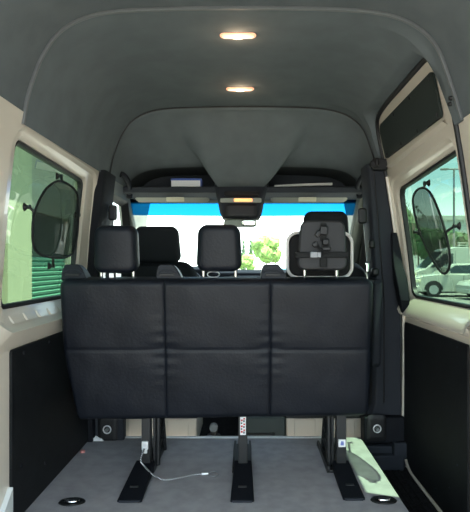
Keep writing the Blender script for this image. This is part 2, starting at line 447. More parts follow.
# lower pillar boxes with seat belt anchor bolts
def anchor_box(root, x0, x1, ax, az, inner):
    bm = bmesh.new()
    box(bm, x0, x1, 2.95, 3.02, -.04 if inner < 0 else -.02, .13)
    o = part(root, 'pillar_foot', bm, M['trimblk'] if inner > 0 else M['trim'], bevel=.012)
    bm = bmesh.new(); pad(.11, .15, .014, .02, .006, 8, 8, mtx=MT(ax, 2.948, az), bm=bm)
    part(o, 'recess_plate', bm, M['rubber'])
    bm = bmesh.new(); tube(bm, [(ax + .021 * math.cos(t), 2.935, az + .021 * math.sin(t)) for t in [2 * pi * k / 24 for k in range(25)]], .0045, 6, caps=False)
    q = part(o, 'anchor_ring', bm, M['steel'], bevel=.004)
    bm = bmesh.new(); cyl(bm, (ax, 2.944, az), (ax, 2.918, az), .011, .010, 6)
    part(o, 'anchor_bolt', bm, M['pole'])
anchor_box(pl, -.93, -.70, -.79, .065, -1)
anchor_box(pr, .665, .90, .735, .07, 1)
# stepped trim below the right anchor
bm = bmesh.new()
box(bm, .66, .90, 2.94, 3.02, -.155, -.03); box(bm, .665, .88, 2.90, 2.95, -.155, -.07); box(bm, .82, .90, 2.9, 2.95, -.09, .0)
tag(obj('trim_9', bm, M['trim'], bevel=.008), 'stepped charcoal moulding at the front end of the step well', 'trim', kind='structure')

# ------------------------------------------------------------------ headliner
ARCH = [(-.822, 1.515), (-.808, 1.60), (-.785, 1.68), (-.75, 1.765), (-.69, 1.85), (-.60, 1.902), (-.48, 1.927), (-.25, 1.937), (0, 1.94), (.25, 1.937), (.44, 1.927), (.56, 1.902), (.645, 1.855), (.70, 1.79), (.735, 1.70), (.765, 1.61), (.79, 1.53)]
arch = [(p.x, p.z) for p in spline([(a, 0, b) for a, b in ARCH], 10)]
def resample(c, n):
    L = [0]
    for a, b in zip(c, c[1:]): L.append(L[-1] + math.dist(a, b))
    out = []
    j = 0
    for k in range(n):
        s = L[-1] * k / (n - 1)
        while j < len(L) - 2 and L[j + 1] < s: j += 1
        t = (s - L[j]) / (L[j + 1] - L[j]); out.append((c[j][0] + (c[j + 1][0] - c[j][0]) * t, c[j][1] + (c[j + 1][1] - c[j][1]) * t))
    return out
arch = resample(arch, 121)
def inset(c, d):
    out = []
    for i, p in enumerate(c):
        a, b = c[max(i - 1, 0)], c[min(i + 1, len(c) - 1)]
        tx, tz = b[0] - a[0], b[1] - a[1]; L = math.hypot(tx, tz)
        out.append((p[0] + tz / L * d, p[1] - tx / L * d))
    return out
# rear section, sits a little above (outside) the front one
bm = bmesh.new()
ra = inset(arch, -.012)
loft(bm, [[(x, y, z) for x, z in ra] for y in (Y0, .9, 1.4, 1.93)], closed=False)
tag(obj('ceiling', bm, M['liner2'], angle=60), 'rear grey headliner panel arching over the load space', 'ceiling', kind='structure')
# middle section; over the sliding door its right edge stops at z 1.83
YS = [1.915, 1.917, 1.95, 1.98, 2.0, 2.02, 2.06, 2.12, 2.3, 2.6, 2.85, 2.92, 2.96, 2.985, 3.0, 3.02, 3.09]
def redge(y):
    if y <= 1.985 or y >= 3.01: return 1.53
    e = min(y - 1.985, 3.01 - y)
    return 1.60 + (1.845 - 1.60) * math.sqrt(max(0, 1 - (1 - min(e / .09, 1)) ** 2)) if e > .0 else 1.53
bm = bmesh.new()
def sect(c, zr):
    """arch cut at height zr on the right side, resampled"""
    cut = []
    for i, p in enumerate(c):
        if p[0] > 0 and p[1] < zr:
            a = c[i - 1]; t = (a[1] - zr) / (a[1] - p[1]) if a[1] != p[1] else 0
            cut.append((a[0] + (p[0] - a[0]) * t, zr)); break
        cut.append(p)
    h = [p for p in cut if p[0] <= 0]; r = [h[-1]] + [p for p in cut if p[0] > 0]
    return h + resample(r, 60)[1:]
rows = []
for y in YS:
    q = sect(arch, redge(y)); zr = q[-1][1]
    rows.append([(x, y, z) for x, z in q] + [(max(q[-1][0], lerp(WR, zr) - .004), y, zr)])
lip = [[(x, 1.915, z) for x, z in inset(sect(arch, 1.53), -.012)]]
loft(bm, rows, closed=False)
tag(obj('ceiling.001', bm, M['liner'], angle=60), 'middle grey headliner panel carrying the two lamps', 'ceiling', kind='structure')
bm = bmesh.new()
s0 = sect(arch, 1.53)
loft(bm, [[(x, 1.917, z) for x, z in inset(s0, -.013)], [(x, 1.909, z) for x, z in inset(s0, -.002)], [(x, 1.909, z) for x, z in inset(s0, .003)], [(x, 1.918, z) for x, z in inset(s0, .004)], [(x, 1.922, z) for x, z in inset(s0, .0)]], closed=False)
tag(obj('trim_10', bm, M['liner_edge'], angle=60), 'thin curved lip where the rear and middle headliner panels meet', 'trim', kind='structure')
bm = bmesh.new(); cyl(bm, (.745, 1.90, 1.585), (.735, 1.90, 1.583), .009, .007); cyl(bm, (.74, 1.88, 1.60), (.73, 1.88, 1.60), .009, .007)
tag(obj('trim_11', bm, M['rubber']), 'black clip in the headliner corner above the door', 'trim', kind='structure')
# front section with the drooping centre
def front_pt(x, z, y):
    k = (y - 3.09) / .78
    zz = 1.515 + (z - 1.515) * (1 - .66 * sst(-.08, .58, k))
    if z > 1.6:
        w = .27 - .13 * sst(3.2, 3.5, y)
        m_ = 1 - sst(w, w + .15 - .06 * sst(3.3, 3.52, y), abs(x + .04 * sst(3.1, 3.5, y)))
        zz -= m_ * max(0, zz - 1.50) * sst(3.12, 3.52, y)
    return (x, y, zz)
s1 = inset(arch, .006)
s1 = resample(s1, 261)
bm = bmesh.new()
rows = [[(x, 3.085, z) for x, z in inset(s1, -.02)], [(x, 3.085, z) for x, z in s1]]
for k in range(53):
    y = 3.09 + .78 * k / 52
    rows.append([front_pt(x, z, y) for x, z in s1])
loft(bm, rows, closed=False)
# roof skin above the liners
bmr_ = bmesh.new(); ro = inset(arch, -.075)
loft(bmr_, [[(-.93, y, 1.50)] + [(x, y, z) for x, z in ro if z > 1.56] + [(.93, y, 1.50)] for y in (Y0, 1.5, 3.0, 3.6)] + [[(-.93, 3.93, 1.45)] + [(x, 3.93, 1.5 + (z - 1.5) * .7) for x, z in ro if z > 1.56] + [(.93, 3.93, 1.45)]], closed=False)
tag(obj('roof', bmr_, M['trimblk']), 'dark roof shell over the headliner', 'roof', kind='structure')
# wall closing the shelf cavity in front
last = rows[-1]
loft(bm, [last, [(x, 3.89, max(1.46, z - .1)) if False else (x, 3.9, 1.46) for x, y, z in last]], closed=False)
fc_ = obj('ceiling.002', bm, [M['liner'], mat('recess_shade', (.06, .068, .07), .9, spec=.15)], angle=60)
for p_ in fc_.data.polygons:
    if p_.center.y > 3.53 and (p_.center.x < -.25 or p_.center.x > .17): p_.material_index = 1  # shelf recess faces coloured darker than the liner, standing in for shade
tag(fc_, 'front headliner drooping to the overhead console', 'ceiling', kind='structure')
bm = bmesh.new()
tube(bm, [(x, 3.084, z) for x, z in resample(inset(s1, .001), 60)], .0045, 6)
tag(obj('trim_12', bm, M['rubber']), 'dark arched joint between middle and front headliner panels', 'trim', kind='structure')

# overhead shelves
def shelf(x0, x1, name, label):
    bm = bmesh.new()
    loft(bm, [[(x, 3.48, 1.478), (x, 3.475, 1.515), (x, 3.50, 1.522), (x, 3.52, 1.508), (x, 3.87, 1.512), (x, 3.87, 1.47), (x, 3.6, 1.472)] for x in (x0, x0 + .05, x1 - .05, x1)], caps=True)
    return tag(obj(name, bm, M['liner_dark'], bevel=.004), label, 'trim', kind='structure')
shelf(-.83, -.20, 'trim_13', 'dark overhead shelf above the driver visor')
shelf(.12, .80, 'trim_14', 'dark overhead shelf above the passenger visor')
# dark lining of the shelf recess back
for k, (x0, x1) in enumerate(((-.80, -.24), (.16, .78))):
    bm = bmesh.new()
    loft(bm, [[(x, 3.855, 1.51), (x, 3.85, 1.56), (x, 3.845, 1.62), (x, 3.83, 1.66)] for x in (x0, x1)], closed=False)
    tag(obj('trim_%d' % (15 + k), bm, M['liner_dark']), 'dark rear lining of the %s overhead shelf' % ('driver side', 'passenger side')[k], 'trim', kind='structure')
# windscreen header
bm = bmesh.new(); box(bm, -.90, .90, 3.84, 3.93, 1.455, 1.52)
tag(obj('trim_17', bm, M['cabtrim'], bevel=.008), 'grey header rail over the windscreen', 'trim', kind='structure')

# windscreen
def WS(x, t): return (x, 3.86 + .62 * t + .0 * x, 1.475 - .57 * t)
def wpanel(t0, t1, off=0):
    bm = bmesh.new()
    xs = [-.90 + 1.80 * k / 12 for k in range(13)]
    loft(bm, [[(x, 3.88 + .60 * t - .09 * (x / .9) ** 2, 1.475 - .57 * t) for x in xs] for t in (t0, (t0 + t1) / 2, t1)], closed=False)
    return bm
ws = tag(obj('window_2', wpanel(.19, 1), M['gl_wind']), 'bright windscreen at the front of the van', 'window', kind='structure')
part(ws, 'shade_band', wpanel(0, .19), M['gl_band'])
ws.children[0]['label'] = 'blue tinted band along the top of the windscreen'

# cab side doors with windows, A pillars, dash
def cab_side(s, name, label):
    f = (lambda y, z, o: (s * (lerp(WL, z) + .0 + o), y, z))
    bm = bmesh.new()
    po = [(3.01, -.2), (4.6, -.2), (4.6, 1.56), (3.01, 1.56)]
    ph = [(3.20, .82), (4.25, .82), (4.05, 1.08), (3.72, 1.44), (3.20, 1.45)]
    ph2 = [(3.22, .84), (4.22, .84), (4.03, 1.07), (3.71, 1.42), (3.22, 1.43)]
    c = (3.5, 1.08)
    stack(bm, c, [(po, .03), (ph, .03), (ph2, .05), (ph2, .07)], f, [po, ph])
    o = tag(obj(name, bm, M['cabtrim'], angle=30), label, 'door', kind='structure')
    bm = bmesh.new(); cap_poly(bm, ph2, f, .065)
    part(o, 'window_pane', bm, M['gl_wind'])
    bm = bmesh.new(); stack(bm, c, [(ph, .005), ([(c[0] + (p[0] - c[0]) * .97, c[1] + (p[1] - c[1]) * .97) for p in ph2], .05)], f, [ph])
    part(o, 'window_seal', bm, M['rubber'])
    return o
cab_side(-1, 'door_2', 'front left cab door with window')
cab_side(1, 'door_3', 'front right cab door with window')
for s, n, l in ((-1, 'trim_18', 'grey windscreen pillar on the left'), (1, 'trim_19', 'grey windscreen pillar on the right')):
    bm = bmesh.new()
    xi = .855 if s < 0 else .80
    loft(bm, [[(s * xi, y, z), (s * (xi + .015), y - .05, z), (s * .90, y - .05, z), (s * .92, y + .06, z), (s * (xi + .01), y + .05, z)] for y, z in ((3.72, 1.54), (3.84, 1.44), (4.05, 1.25), (4.42, .9), (4.45, .6))], caps=True)
    o = tag(obj(n, bm, M['cabtrim'], bevel=.006), l, 'trim', kind='structure')
# firewall and lower front
bm = bmesh.new(); box(bm, -.95, .95, 4.48, 4.52, -.2, .93)
tag(obj('wall_front', bm, M['trimblk']), 'dark bulkhead below the windscreen', 'wall', kind='structure')

# dashboard
da = empty('dashboard', (0, 4.1, .7))
bm = bmesh.new()
loft(bm, [[(x, 3.98, .55), (x, 3.93, .80), (x, 3.97, .93 + h), (x, 4.05, .955 + h), (x, 4.2, .95), (x, 4.46, .90), (x, 4.46, .5)] for x, h in ((-.89, 0), (-.72, 0), (-.66, .025), (-.30, .03), (-.24, 0), (.0, .0), (.3, 0), (.88, 0))], caps=True)
part(da, 'dash_top', bm, M['trimblk'], bevel=.01)
bm = bmesh.new(); pad(.24, .22, .05, .03, .015, 8, 8, mtx=MT(0, 3.93, .80, .15), bm=bm)
part(da, 'centre_stack', bm, M['trim'])
for x in (-.09, .09): part(da, 'air_vent', pad(.09, .06, .02, .01, .006, 6, 6, mtx=MT(x, 3.905, .88, .15)), M['rubber'])
tag(da, 'black dashboard below the bright windscreen', 'dashboard')
st = empty('steering_wheel', (-.50, 3.82, .80))
bm = bmesh.new(); N = 40
c = Vector((-.50, 3.80, .80)); a = Vector((1, 0, 0)); b = Vector((0, -.5, .87)).normalized(); b = Vector((0, .45, .89)).normalized()
loft(bm, [[c + (a * math.cos(t) + b * math.sin(t)) * (.185 + .014 * math.cos(u)) + a.cross(b) * .014 * math.sin(u) for u in [2 * pi * q / 10 for q in range(10)]] for t in [2 * pi * k / N for k in range(N + 1)]])
part(st, 'rim', bm, M['leather'])
bm = bmesh.new()
for t in (0, pi, 1.5 * pi): tube(bm, [c, c + (a * math.cos(t) + b * math.sin(t)) * .18], [.03, .015], 8)
cyl(bm, c - a.cross(b) * .02, c + a.cross(b) * .03, .06, .055)
part(st, 'hub', bm, M['trimblk']); bm = bmesh.new(); tube(bm, [c, (-.5, 3.91, .76)], .035)
part(st, 'column', bm, M['trimblk'])
tag(st, 'black steering wheel in front of the driver seat', 'steering wheel')

# ------------------------------------------------------------------ lamps, visors, console, mirror
def ceiling_lamp(y, label):
    r = empty('ceiling_lamp', (-.037, y, 1.938))
    bm = bmesh.new(); pad(.150, .040, .010, .0195, .004, 30, 10, mtx=MT(-.037, y, 1.936, pi / 2), bm=bm)
    part(r, 'bezel', bm, M['lamprim'])
    bm = bmesh.new(); pad(.132, .026, .006, .0125, .0028, 24, 8, mtx=MT(-.037, y, 1.9305, pi / 2), bm=bm)
    part(r, 'lens', bm, M['liner_edge'] if False else mat('frosted_lens', (.75, .6, .5), .4, emit=(1, .55, .38), estr=.42))
    bm = bmesh.new(); pad(.046, .024, .006, .0115, .0028, 14, 8, mtx=MT(-.037, y, 1.9285, pi / 2), bm=bm)
    part(r, 'bulb', bm, M['lamp'])
    tag(r, label, 'ceiling lamp', 'oval ceiling lamps')
    L = bpy.data.lights.new('lamp_glow', 'POINT'); L.energy = .25; L.color = (1, .7, .45); L.shadow_soft_size = .02
    lo = bpy.data.objects.new('lamp_light', L); COL.objects.link(lo); lo.parent = r; lo.location = (0, 0, -.03)
ceiling_lamp(2.13, 'oval lit lamp in the grey ceiling, nearer the camera')
ceiling_lamp(2.78, 'oval lit lamp in the grey ceiling, farther one near the arched joint')

def visor(x0, x1, lx0, lx1, label):
    cx, w = (x0 + x1) / 2, x1 - x0
    r = empty('sun_visor', (cx, 3.66, 1.47))
    bm = bmesh.new(); pad(w, .16, .022, .03, .010, 20, 12, mtx=MT(cx, 3.70, 1.478, math.radians(72)), bm=bm)
    part(r, 'visor_board', bm, M['visor'])
    bm = bmesh.new(); pad(lx1 - lx0, .035, .004, .003, .001, 4, 4, mtx=MT((lx0 + lx1) / 2, 3.640, 1.452, math.radians(35)), bm=bm)
    o = part(r, 'warning_label', bm, M['label']); o['label'] = 'pale printed label on the visor'
    bm = bmesh.new()
    sx = x0 if cx < 0 else x1
    tube(bm, spline([(sx, 3.86, 1.50), (sx, 3.66, 1.50), (sx, 3.62, 1.485), (cx + (sx - cx) * .8, 3.62, 1.482), (cx + (sx - cx) * .5, 3.625, 1.482)], 5), .006, 8)
    part(r, 'hinge_arm', bm, M['visor'])
    tag(r, label, 'sun visor', 'sun visors')
visor(-.80, -.27, -.565, -.44, 'grey sun visor above the driver side of the windscreen')
visor(.17, .72, .36, .485, 'grey sun visor above the passenger side of the windscreen')

oc = empty('overhead_console', (-.04, 3.5, 1.45))
bm = bmesh.new()
loft(bm, [[(-.04 + sx * w, y, z) for sx, y in ((-1, y1), (-1, y0 + .03), (-.85, y0), (.85, y0), (1, y0 + .03), (1, y1))] for z, w, y0, y1 in ((1.53, .185, 3.46, 3.80), (1.455, .165, 3.43, 3.78), (1.42, .155, 3.42, 3.76), (1.34, .140, 3.44, 3.70), (1.305, .125, 3.46, 3.64))], caps=True)
part(oc, 'console_body', bm, M['trim'], bevel=.01)
bm = bmesh.new(); pad(.23, .035, .02, .012, .005, 14, 6, mtx=MT(-.035, 3.425, 1.462, -.3), bm=bm)
part(oc, 'storage_slot', bm, M['rubber'])
bm = bmesh.new(); pad(.27, .030, .02, .008, .005, 14, 6, mtx=MT(-.04, 3.413, 1.418), bm=bm)
o = part(oc, 'lamp_bar', bm, M['lamprim'] if False else M['visor'])
bm = bmesh.new(); pad(.12, .022, .014, .007, .004, 10, 6, mtx=MT(-.025, 3.402, 1.418), bm=bm)
o = part(oc, 'map_lamp', bm, M['lampamber']); o['label'] = 'glowing amber map lamp'
bm = bmesh.new(); pad(.21, .085, .012, .012, .005, 10, 8, mtx=MT(-.04, 3.42, 1.352, -.1), bm=bm)
part(oc, 'switch_panel', bm, M['rubber'])
tag(oc, 'grey overhead console with glowing amber lamp above the windscreen centre', 'overhead console')
rm = empty('rear_view_mirror', (-.04, 3.6, 1.28))
bm = bmesh.new(); pad(.225, .055, .03, .025, .012, 16, 8, mtx=MT(-.045, 3.53, 1.277, .1), bm=bm)
part(rm, 'mirror_shell', bm, mat('grey_green_shell', (.30, .34, .28), .5))
bm = bmesh.new(); pad(.10, .040, .006, .018, .002, 16, 8, mtx=MT(.012, 3.512, 1.277, .1), bm=bm)
part(rm, 'mirror_glass', bm, M['mirror'])
bm = bmesh.new(); tube(bm, [(-.04, 3.54, 1.285), (-.04, 3.60, 1.34), (-.04, 3.66, 1.36)], .01)
part(rm, 'stem', bm, M['rubber'])
tag(rm, 'rear view mirror hanging just below the overhead console', 'mirror')

# grab handles by the A pillars
def grab(pts, label):
    r = empty('grab_handle', pts[0])
    bm = bmesh.new(); tube(bm, spline(pts, 6), .016, 10); part(r, 'grip', bm, M['trim'])
    for p in (pts[0], pts[-1]): part(r, 'mount', pad(.04, .06, .03, .012, .01, 6, 6, mtx=MT(*p)), M['trimblk'])
    tag(r, label, 'grab handle', 'cab grab handles')
grab([(-.815, 3.30, 1.58), (-.785, 3.35, 1.565), (-.78, 3.46, 1.52), (-.80, 3.54, 1.475)], 'dark grab handle beside the driver visor, left front roof edge')
grab([(.775, 3.30, 1.58), (.745, 3.35, 1.565), (.735, 3.46, 1.52), (.765, 3.54, 1.475)], 'dark grab handle beside the passenger visor, right front roof edge')

# items on the shelves
bx = empty('paper_box', (-.41, 3.58, 1.515))
bm = bmesh.new(); box(bm, -.515, -.315, 3.535, 3.63, 1.523, 1.568); part(bx, 'carton', bm, M['white'], smooth=False)
bm = bmesh.new(); box(bm, -.52, -.31, 3.54, 3.635, 1.568, 1.583); box(bm, -.318, -.308, 3.533, 3.635, 1.523, 1.58); part(bx, 'carton_lid', bm, M['blue'], smooth=False)
tag(bx, 'small white box with blue lid on the driver side overhead shelf', 'box')
bm = bmesh.new(); loft(bm, [[(.19, 3.53, 1.524), (.19, 3.53, 1.536), (.19, 3.62, 1.55), (.19, 3.62, 1.53)], [(.38, 3.53, 1.530), (.38, 3.53, 1.546), (.38, 3.62, 1.56), (.38, 3.62, 1.54)], [(.58, 3.53, 1.536), (.58, 3.53, 1.552), (.58, 3.62, 1.566), (.58, 3.62, 1.545)]], caps=True)
tag(obj('folded_paper', bm, mat('offwhite_sheet', (.5, .5, .47), .7)), 'long pale folded sheet lying on the passenger side overhead shelf', 'paper')

# ------------------------------------------------------------------ bench seat
be = empty('bench_seat', (-.13, 2.5, 0))
XL, XR = -.846, .572; BW = XR - XL; BH = .665; bc = (XL + XR) / 2
seams = [-.376 - bc, .106 - bc]
def benchfn(x, z, s):
    if s > 0: return 0
    d = 0
    for q in seams: d += .007 * math.exp(-((x - q) / .0035) ** 2)
    d += .006 * math.exp(-((z - .01) / .0035) ** 2)
    # gentle stuffing per cell
    cells = [-BW / 2] + seams + [BW / 2]
    for a, b in zip(cells, cells[1:]):
        if a <= x <= b:
            t = (x - a) / (b - a) * 2 - 1; d -= .007 * (1 - t ** 4)
    tz = (abs(z - .01) / (BH / 2)) * 2 - 1; d -= .004 * max(0, 1 - tz ** 4)
    d += .0016 * math.sin(x * 19 + z * 13) * math.sin(z * 17 - x * 7) + .0004 * math.sin(x * 55 + math.sin(z * 21) * 2)
    for q in seams:   # puckers running from the crossings
        d += .0035 * math.exp(-((x - q) / .05) ** 2) * math.sin((z - .01) * 120) * math.exp(-(abs(z - .01) / .09))
    dx = 0
    return (dx, d, 0)
lean = math.atan2(.09, .65)
def bshape(x, z, s):
    r = benchfn(x, z, s); 
    d = r[1] if isinstance(r, tuple) else r
    dx = 0; dz = 0
    if x < -BW / 2 + .12 and z < 0: dx += .055 * (-z / (BH / 2)) * ((-BW / 2 + .12 - x) / .12)      # left side tapers to the bottom
    if z < 0: dz = .02 * sst(-BW / 2, BW / 2, x) * (-z / (BH / 2))
    return (dx, d, dz)
bm = pad(BW, BH, .12, .035, .03, 240, 120, fn=bshape, mtx=MT(bc, 2.435, .607, lean))
back = part(be, 'backrest', bm, M['leather'], angle=60)
# piping round the rear face
bm = bmesh.new()
pts = []
for (px_, pz_) in rrect(-BW / 2 + .006, BW / 2 - .006, -BH / 2 + .006, BH / 2 - .006, .035):
    x, z = px_, pz_; r = bshape(x, z, 1); dx = 0; dz = 0
    if x < -BW / 2 + .12 and z < 0: dx = .055 * (-z / (BH / 2)) * ((-BW / 2 + .12 - x) / .12)
    if z < 0: dz = .02 * sst(-BW / 2, BW / 2, x) * (-z / (BH / 2))
    pts.append(MT(bc, 2.435, .607, lean) @ Vector((x + dx, -.038, z + dz)))
tube(bm, pts + [pts[0]], .005, 6, caps=False)
part(back, 'piping', bm, M['leather'])
# cushion
bm = pad(BW - .02, .48, .14, .05, .04, 60, 16, mtx=MT(bc, 2.76, .36, math.radians(-84)))
part(be, 'seat_cushion', bm, M['leather'])
# dark underside frame and lower flap
bm = bmesh.new(); box(bm, XL + .07, XR - .03, 2.50, 2.56, .265, .31); box(bm, XL + .07, XR - .03, 2.86, 2.9, .25, .29)
part(be, 'seat_frame', bm, M['darkmetal'], bevel=.006)

def headrest(root, cx, cy, z0, z1, w, t=.10, m='leather', posts=.15, pb=.92, pt=None, name='headrest', taper=-.10):
    H = z1 - z0; zc = (z0 + z1) / 2
    def fn(x, z, s):
        return .012 * (1 - (2 * x / w) ** 2) * (-s if s < 0 else 0) * 0 + (-.010 * (1 - (2 * x / w) ** 2) if s < 0 else 0) + .012 * (z / H) * 0
    bm = pad(w, H, t, .045, .032, 26, 26, taper=taper, fn=fn, mtx=MT(cx, cy, zc, math.radians(4)))
    h = part(root, name, bm, M[m], angle=60)
    for sx in (-1, 1):
        bm = bmesh.new(); cyl(bm, (cx + sx * posts / 2, cy + .012, pb), (cx + sx * posts / 2, cy + .006, z0 + .03), .0075, n=12)
        part(h, 'post', bm, M['chrome'])
        bm = bmesh.new(); cyl(bm, (cx + sx * posts / 2, cy + .012, pb - .005), (cx + sx * posts / 2, cy + .012, pb + .012), .014, .012, 14)
        part(h, 'post_collar', bm, M['rubber'])
    return h
headrest(be, -.603, 2.41, .960, 1.178, .200, taper=-.06)
headrest(be, -.128, 2.41, .967, 1.182, .203)
hr3 = headrest(be, .345, 2.43, .97, 1.185, .205)
# wire loops and tags between posts
bm = bmesh.new()
c = Vector((-.155, 2.40, .952)); tube(bm, [c + Vector((math.cos(t) * .028, 0, math.sin(t) * .014)) for t in [2 * pi * k / 20 for k in range(21)]], .003, 6, caps=False)
part(be, 'wire_loop', bm, M['steel'])
bm = bmesh.new()
box(bm, -.632, -.612, 2.385, 2.39, .938, .957); box(bm, -.60, -.578, 2.385, 2.39, .940, .956); box(bm, -.66, -.65, 2.385, 2.39, .936, .962)
part(be, 'metal_tag', bm, M['steel'], smooth=False)

# seat belt guides on the shoulders
def guide(x0, x1, name='belt_guide'):
    bm = bmesh.new(); w = x1 - x0; s = .012
    loft(bm, [[(x0 + a, 2.375, .925), (x0 + b, 2.372, .965 + .0), (x0 + c_, 2.378, .994)] + [(x0 + d, 2.385, .998), (x1 - .035 - d * .2, 2.385, 1.0), (x1 - .018, 2.378, .975), (x1 + .002, 2.372, .935), (x1 + .004, 2.375, .92)] for a, b, c_, d in ((0, .004, .012, .02),)] +
         [[(x0, 2.47, .92), (x0 + .004, 2.47, .965), (x0 + .012, 2.46, .99), (x0 + .02, 2.45, .995), (x1 - .04, 2.45, .995), (x1 - .018, 2.46, .97), (x1 + .002, 2.47, .93), (x1 + .004, 2.47, .92)]], caps=True)
    g = part(be, name, bm, M['leather'], bevel=.006)
    bm = bmesh.new(); box(bm, x0 + .022, x1 - .03, 2.366, 2.376, .945, .957)
    part(g, 'belt_slot', bm, M['rubber'], bevel=.002)
    bm = bmesh.new(); tube(bm, [(x0 + .01, 2.37, .96), (x0 + .03, 2.372, .972), (x1 - .04, 2.372, .972), (x1 - .012, 2.37, .955)], .003, 6)
    part(g, 'guide_edge', bm, M['trim'])
guide(-.850, -.735); guide(-.418, -.300); guide(.062, .182)

# legs
def bench_leg(px, pw, rx0, rx1, fx0, fx1, fy, ladder):
    bm = bmesh.new()
    loft(bm, [[(px - pw, y0, z), (px + pw, y0, z), (px + pw, y1, z), (px - pw, y1, z)] for z, y0, y1 in ((.0, 2.49, 2.55), (.15, 2.485, 2.54), (.33, 2.49, 2.53))], caps=True)
    if ladder:
        s = ladder; x = px + s * (pw + .004)
        # inner side frame: uprights, braces and slots
        for (ya, za, yb, zb, r) in ((2.56, .01, 2.58, .32, .012), (2.78, .01, 2.66, .32, .012), (2.57, .05, 2.76, .08, .007), (2.57, .12, 2.73, .15, .007), (2.58, .19, 2.70, .22, .007), (2.57, .04, 2.72, .21, .008), (2.56, .27, 2.67, .27, .010)):
            tube(bm, [(x + s * .02, ya, za), (x + s * .02, yb, zb)], r, 8)
        box(bm, min(x, x + s * .012), max(x, x + s * .012), 2.54, 2.57, .02, .30)
    leg = part(be, 'leg', bm, M['darkmetal'], bevel=.003)
    bm = bmesh.new()
    box(bm, rx0, rx1, 2.49, 2.86, .0, .012); box(bm, rx0, rx0 + .012, 2.49, 2.86, .0, .03); box(bm, rx1 - .012, rx1, 2.49, 2.86, .0, .03)
    part(leg, 'floor_rail', bm, M['darkmetal'], bevel=.002)
    bm = bmesh.new()
    loft(bm, [[(fx0 + i, fy + o, z) for i in (0,)] + [(fx1 - i2, fy + o, z) for i2 in (0,)] + [(fx1 - .008, y1, z1) , (fx0 + .008, y1, z1)] for o, z, y1, z1 in ((0, .001, 2.52, .001), (0, .012, 2.52, .05))], caps=True)
    fc = part(leg, 'foot_cover', bm, M['trimblk'], bevel=.006)
    bm = bmesh.new(); mx_ = (fx0 + fx1) / 2; box(bm, mx_ - .018, mx_ + .018, fy + .085, fy + .10, .027, .032)
    part(fc, 'release_tab', bm, M['darkmetal'], bevel=.002)
    bm = bmesh.new(); box(bm, fx0 + .01, fx1 - .01, fy - .003, fy + .004, .002, .010)
    part(fc, 'lower_edge', bm, M['trim'])
    return leg
l1 = bench_leg(-.484, .021, -.50, -.445, -.545, -.440, 2.175, 1)
l2 = bench_leg(-.020, .022, -.070, .022, -.070, .030, 2.175, 0)
l3 = bench_leg(.452, .023, .385, .475, .405, .500, 2.195, -1)
bm = bmesh.new(); box(bm, -.033, -.006, 2.4785, 2.4855, .185, .272); k = part(l2, 'instruction_label', bm, M['white'], smooth=False); k['label'] = 'white label with red and black symbols'
bm = bmesh.new()
for z in (.196, .222, .25): box(bm, -.030, -.020, 2.4775, 2.4785, z, z + .009)
for z in (.208, .236, .262): box(bm, -.018, -.009, 2.4775, 2.4785, z - .004, z + .004)
part(l2, 'label_print', bm, M['red'], smooth=False)
bm = bmesh.new()
for z in (.196, .222, .25): box(bm, -.018, -.011, 2.4775, 2.4785, z - .004, z + .006)
for z in (.210, .238): box(bm, -.030, -.022, 2.4775, 2.4785, z, z + .007)
part(l2, 'label_symbols', bm, M['black'], smooth=False)
bm = bmesh.new(); box(bm, .436, .470, 2.477, 2.4845, .128, .163); k = part(l3, 'instruction_label', bm, M['white'], smooth=False); k['label'] = 'small white label with blue symbol'
bm = bmesh.new(); box(bm, .446, .461, 2.476, 2.477, .136, .150); box(bm, .449, .453, 2.476, 2.477, .150, .156); box(bm, .455, .459, 2.476, 2.477, .150, .156)
part(l3, 'label_print', bm, mat('blue_print', (.15, .2, .5), .6), smooth=False)
bm = bmesh.new(); box(bm, -.502, -.470, 2.472, 2.486, .115, .155); box(bm, -.498, -.474, 2.466, 2.476, .10, .125)
part(l1, 'cable_clip', bm, M['steel'], bevel=.003)
tag(be, 'black leatherette three place bench seat seen from behind, on three black floor legs', 'bench seat')

# braided tether lying on floor
ca = empty('braided_cable', (-.3, 2.5, 0))
pts = spline([(-.486, 2.46, .125), (-.497, 2.43, .085), (-.475, 2.42, .055), (-.425, 2.40, .022), (-.38, 2.395, .006), (-.31, 2.42, .006), (-.26, 2.45, .006), (-.215, 2.46, .007)], 10)
bm = bmesh.new(); tube(bm, pts, .0042, 8)
cm = mat('braided_steel', (.4, .41, .42), .45, metal=.5)
nt = cm.node_tree; w = nt.nodes.new('ShaderNodeTexWave'); w.inputs['Scale'].default_value = 45; w.bands_direction = 'DIAGONAL'
tc = nt.nodes.new('ShaderNodeTexCoord'); rp = nt.nodes.new('ShaderNodeValToRGB'); rp.color_ramp.elements[0].color = (.03, .03, .03, 1); rp.color_ramp.elements[1].color = (.42, .43, .44, 1)
nt.links.new(tc.outputs['Object'], w.inputs['Vector']); nt.links.new(w.outputs['Fac'], rp.inputs['Fac']); nt.links.new(rp.outputs['Color'], nt.nodes['Principled BSDF'].inputs['Base Color'])
part(ca, 'braid', bm, cm)
bm = bmesh.new(); cyl(bm, pts[-1], pts[-1] + Vector((.032, .004, 0)), .0065, .0055)
part(ca, 'ferrule', bm, M['steel'])
bm = bmesh.new(); c = Vector((-.160, 2.466, .005)); tube(bm, [c + Vector((math.cos(t) * .026, math.sin(t) * .03, 0)) for t in [2 * pi * k / 24 for k in range(25)]], .0022, 6, caps=False)
part(ca, 'end_loop', bm, mat('dull_wire', (.25, .26, .28), .5, metal=.6))
tag(ca, 'thin braided cable trailing over the floor from the left bench leg', 'cable')

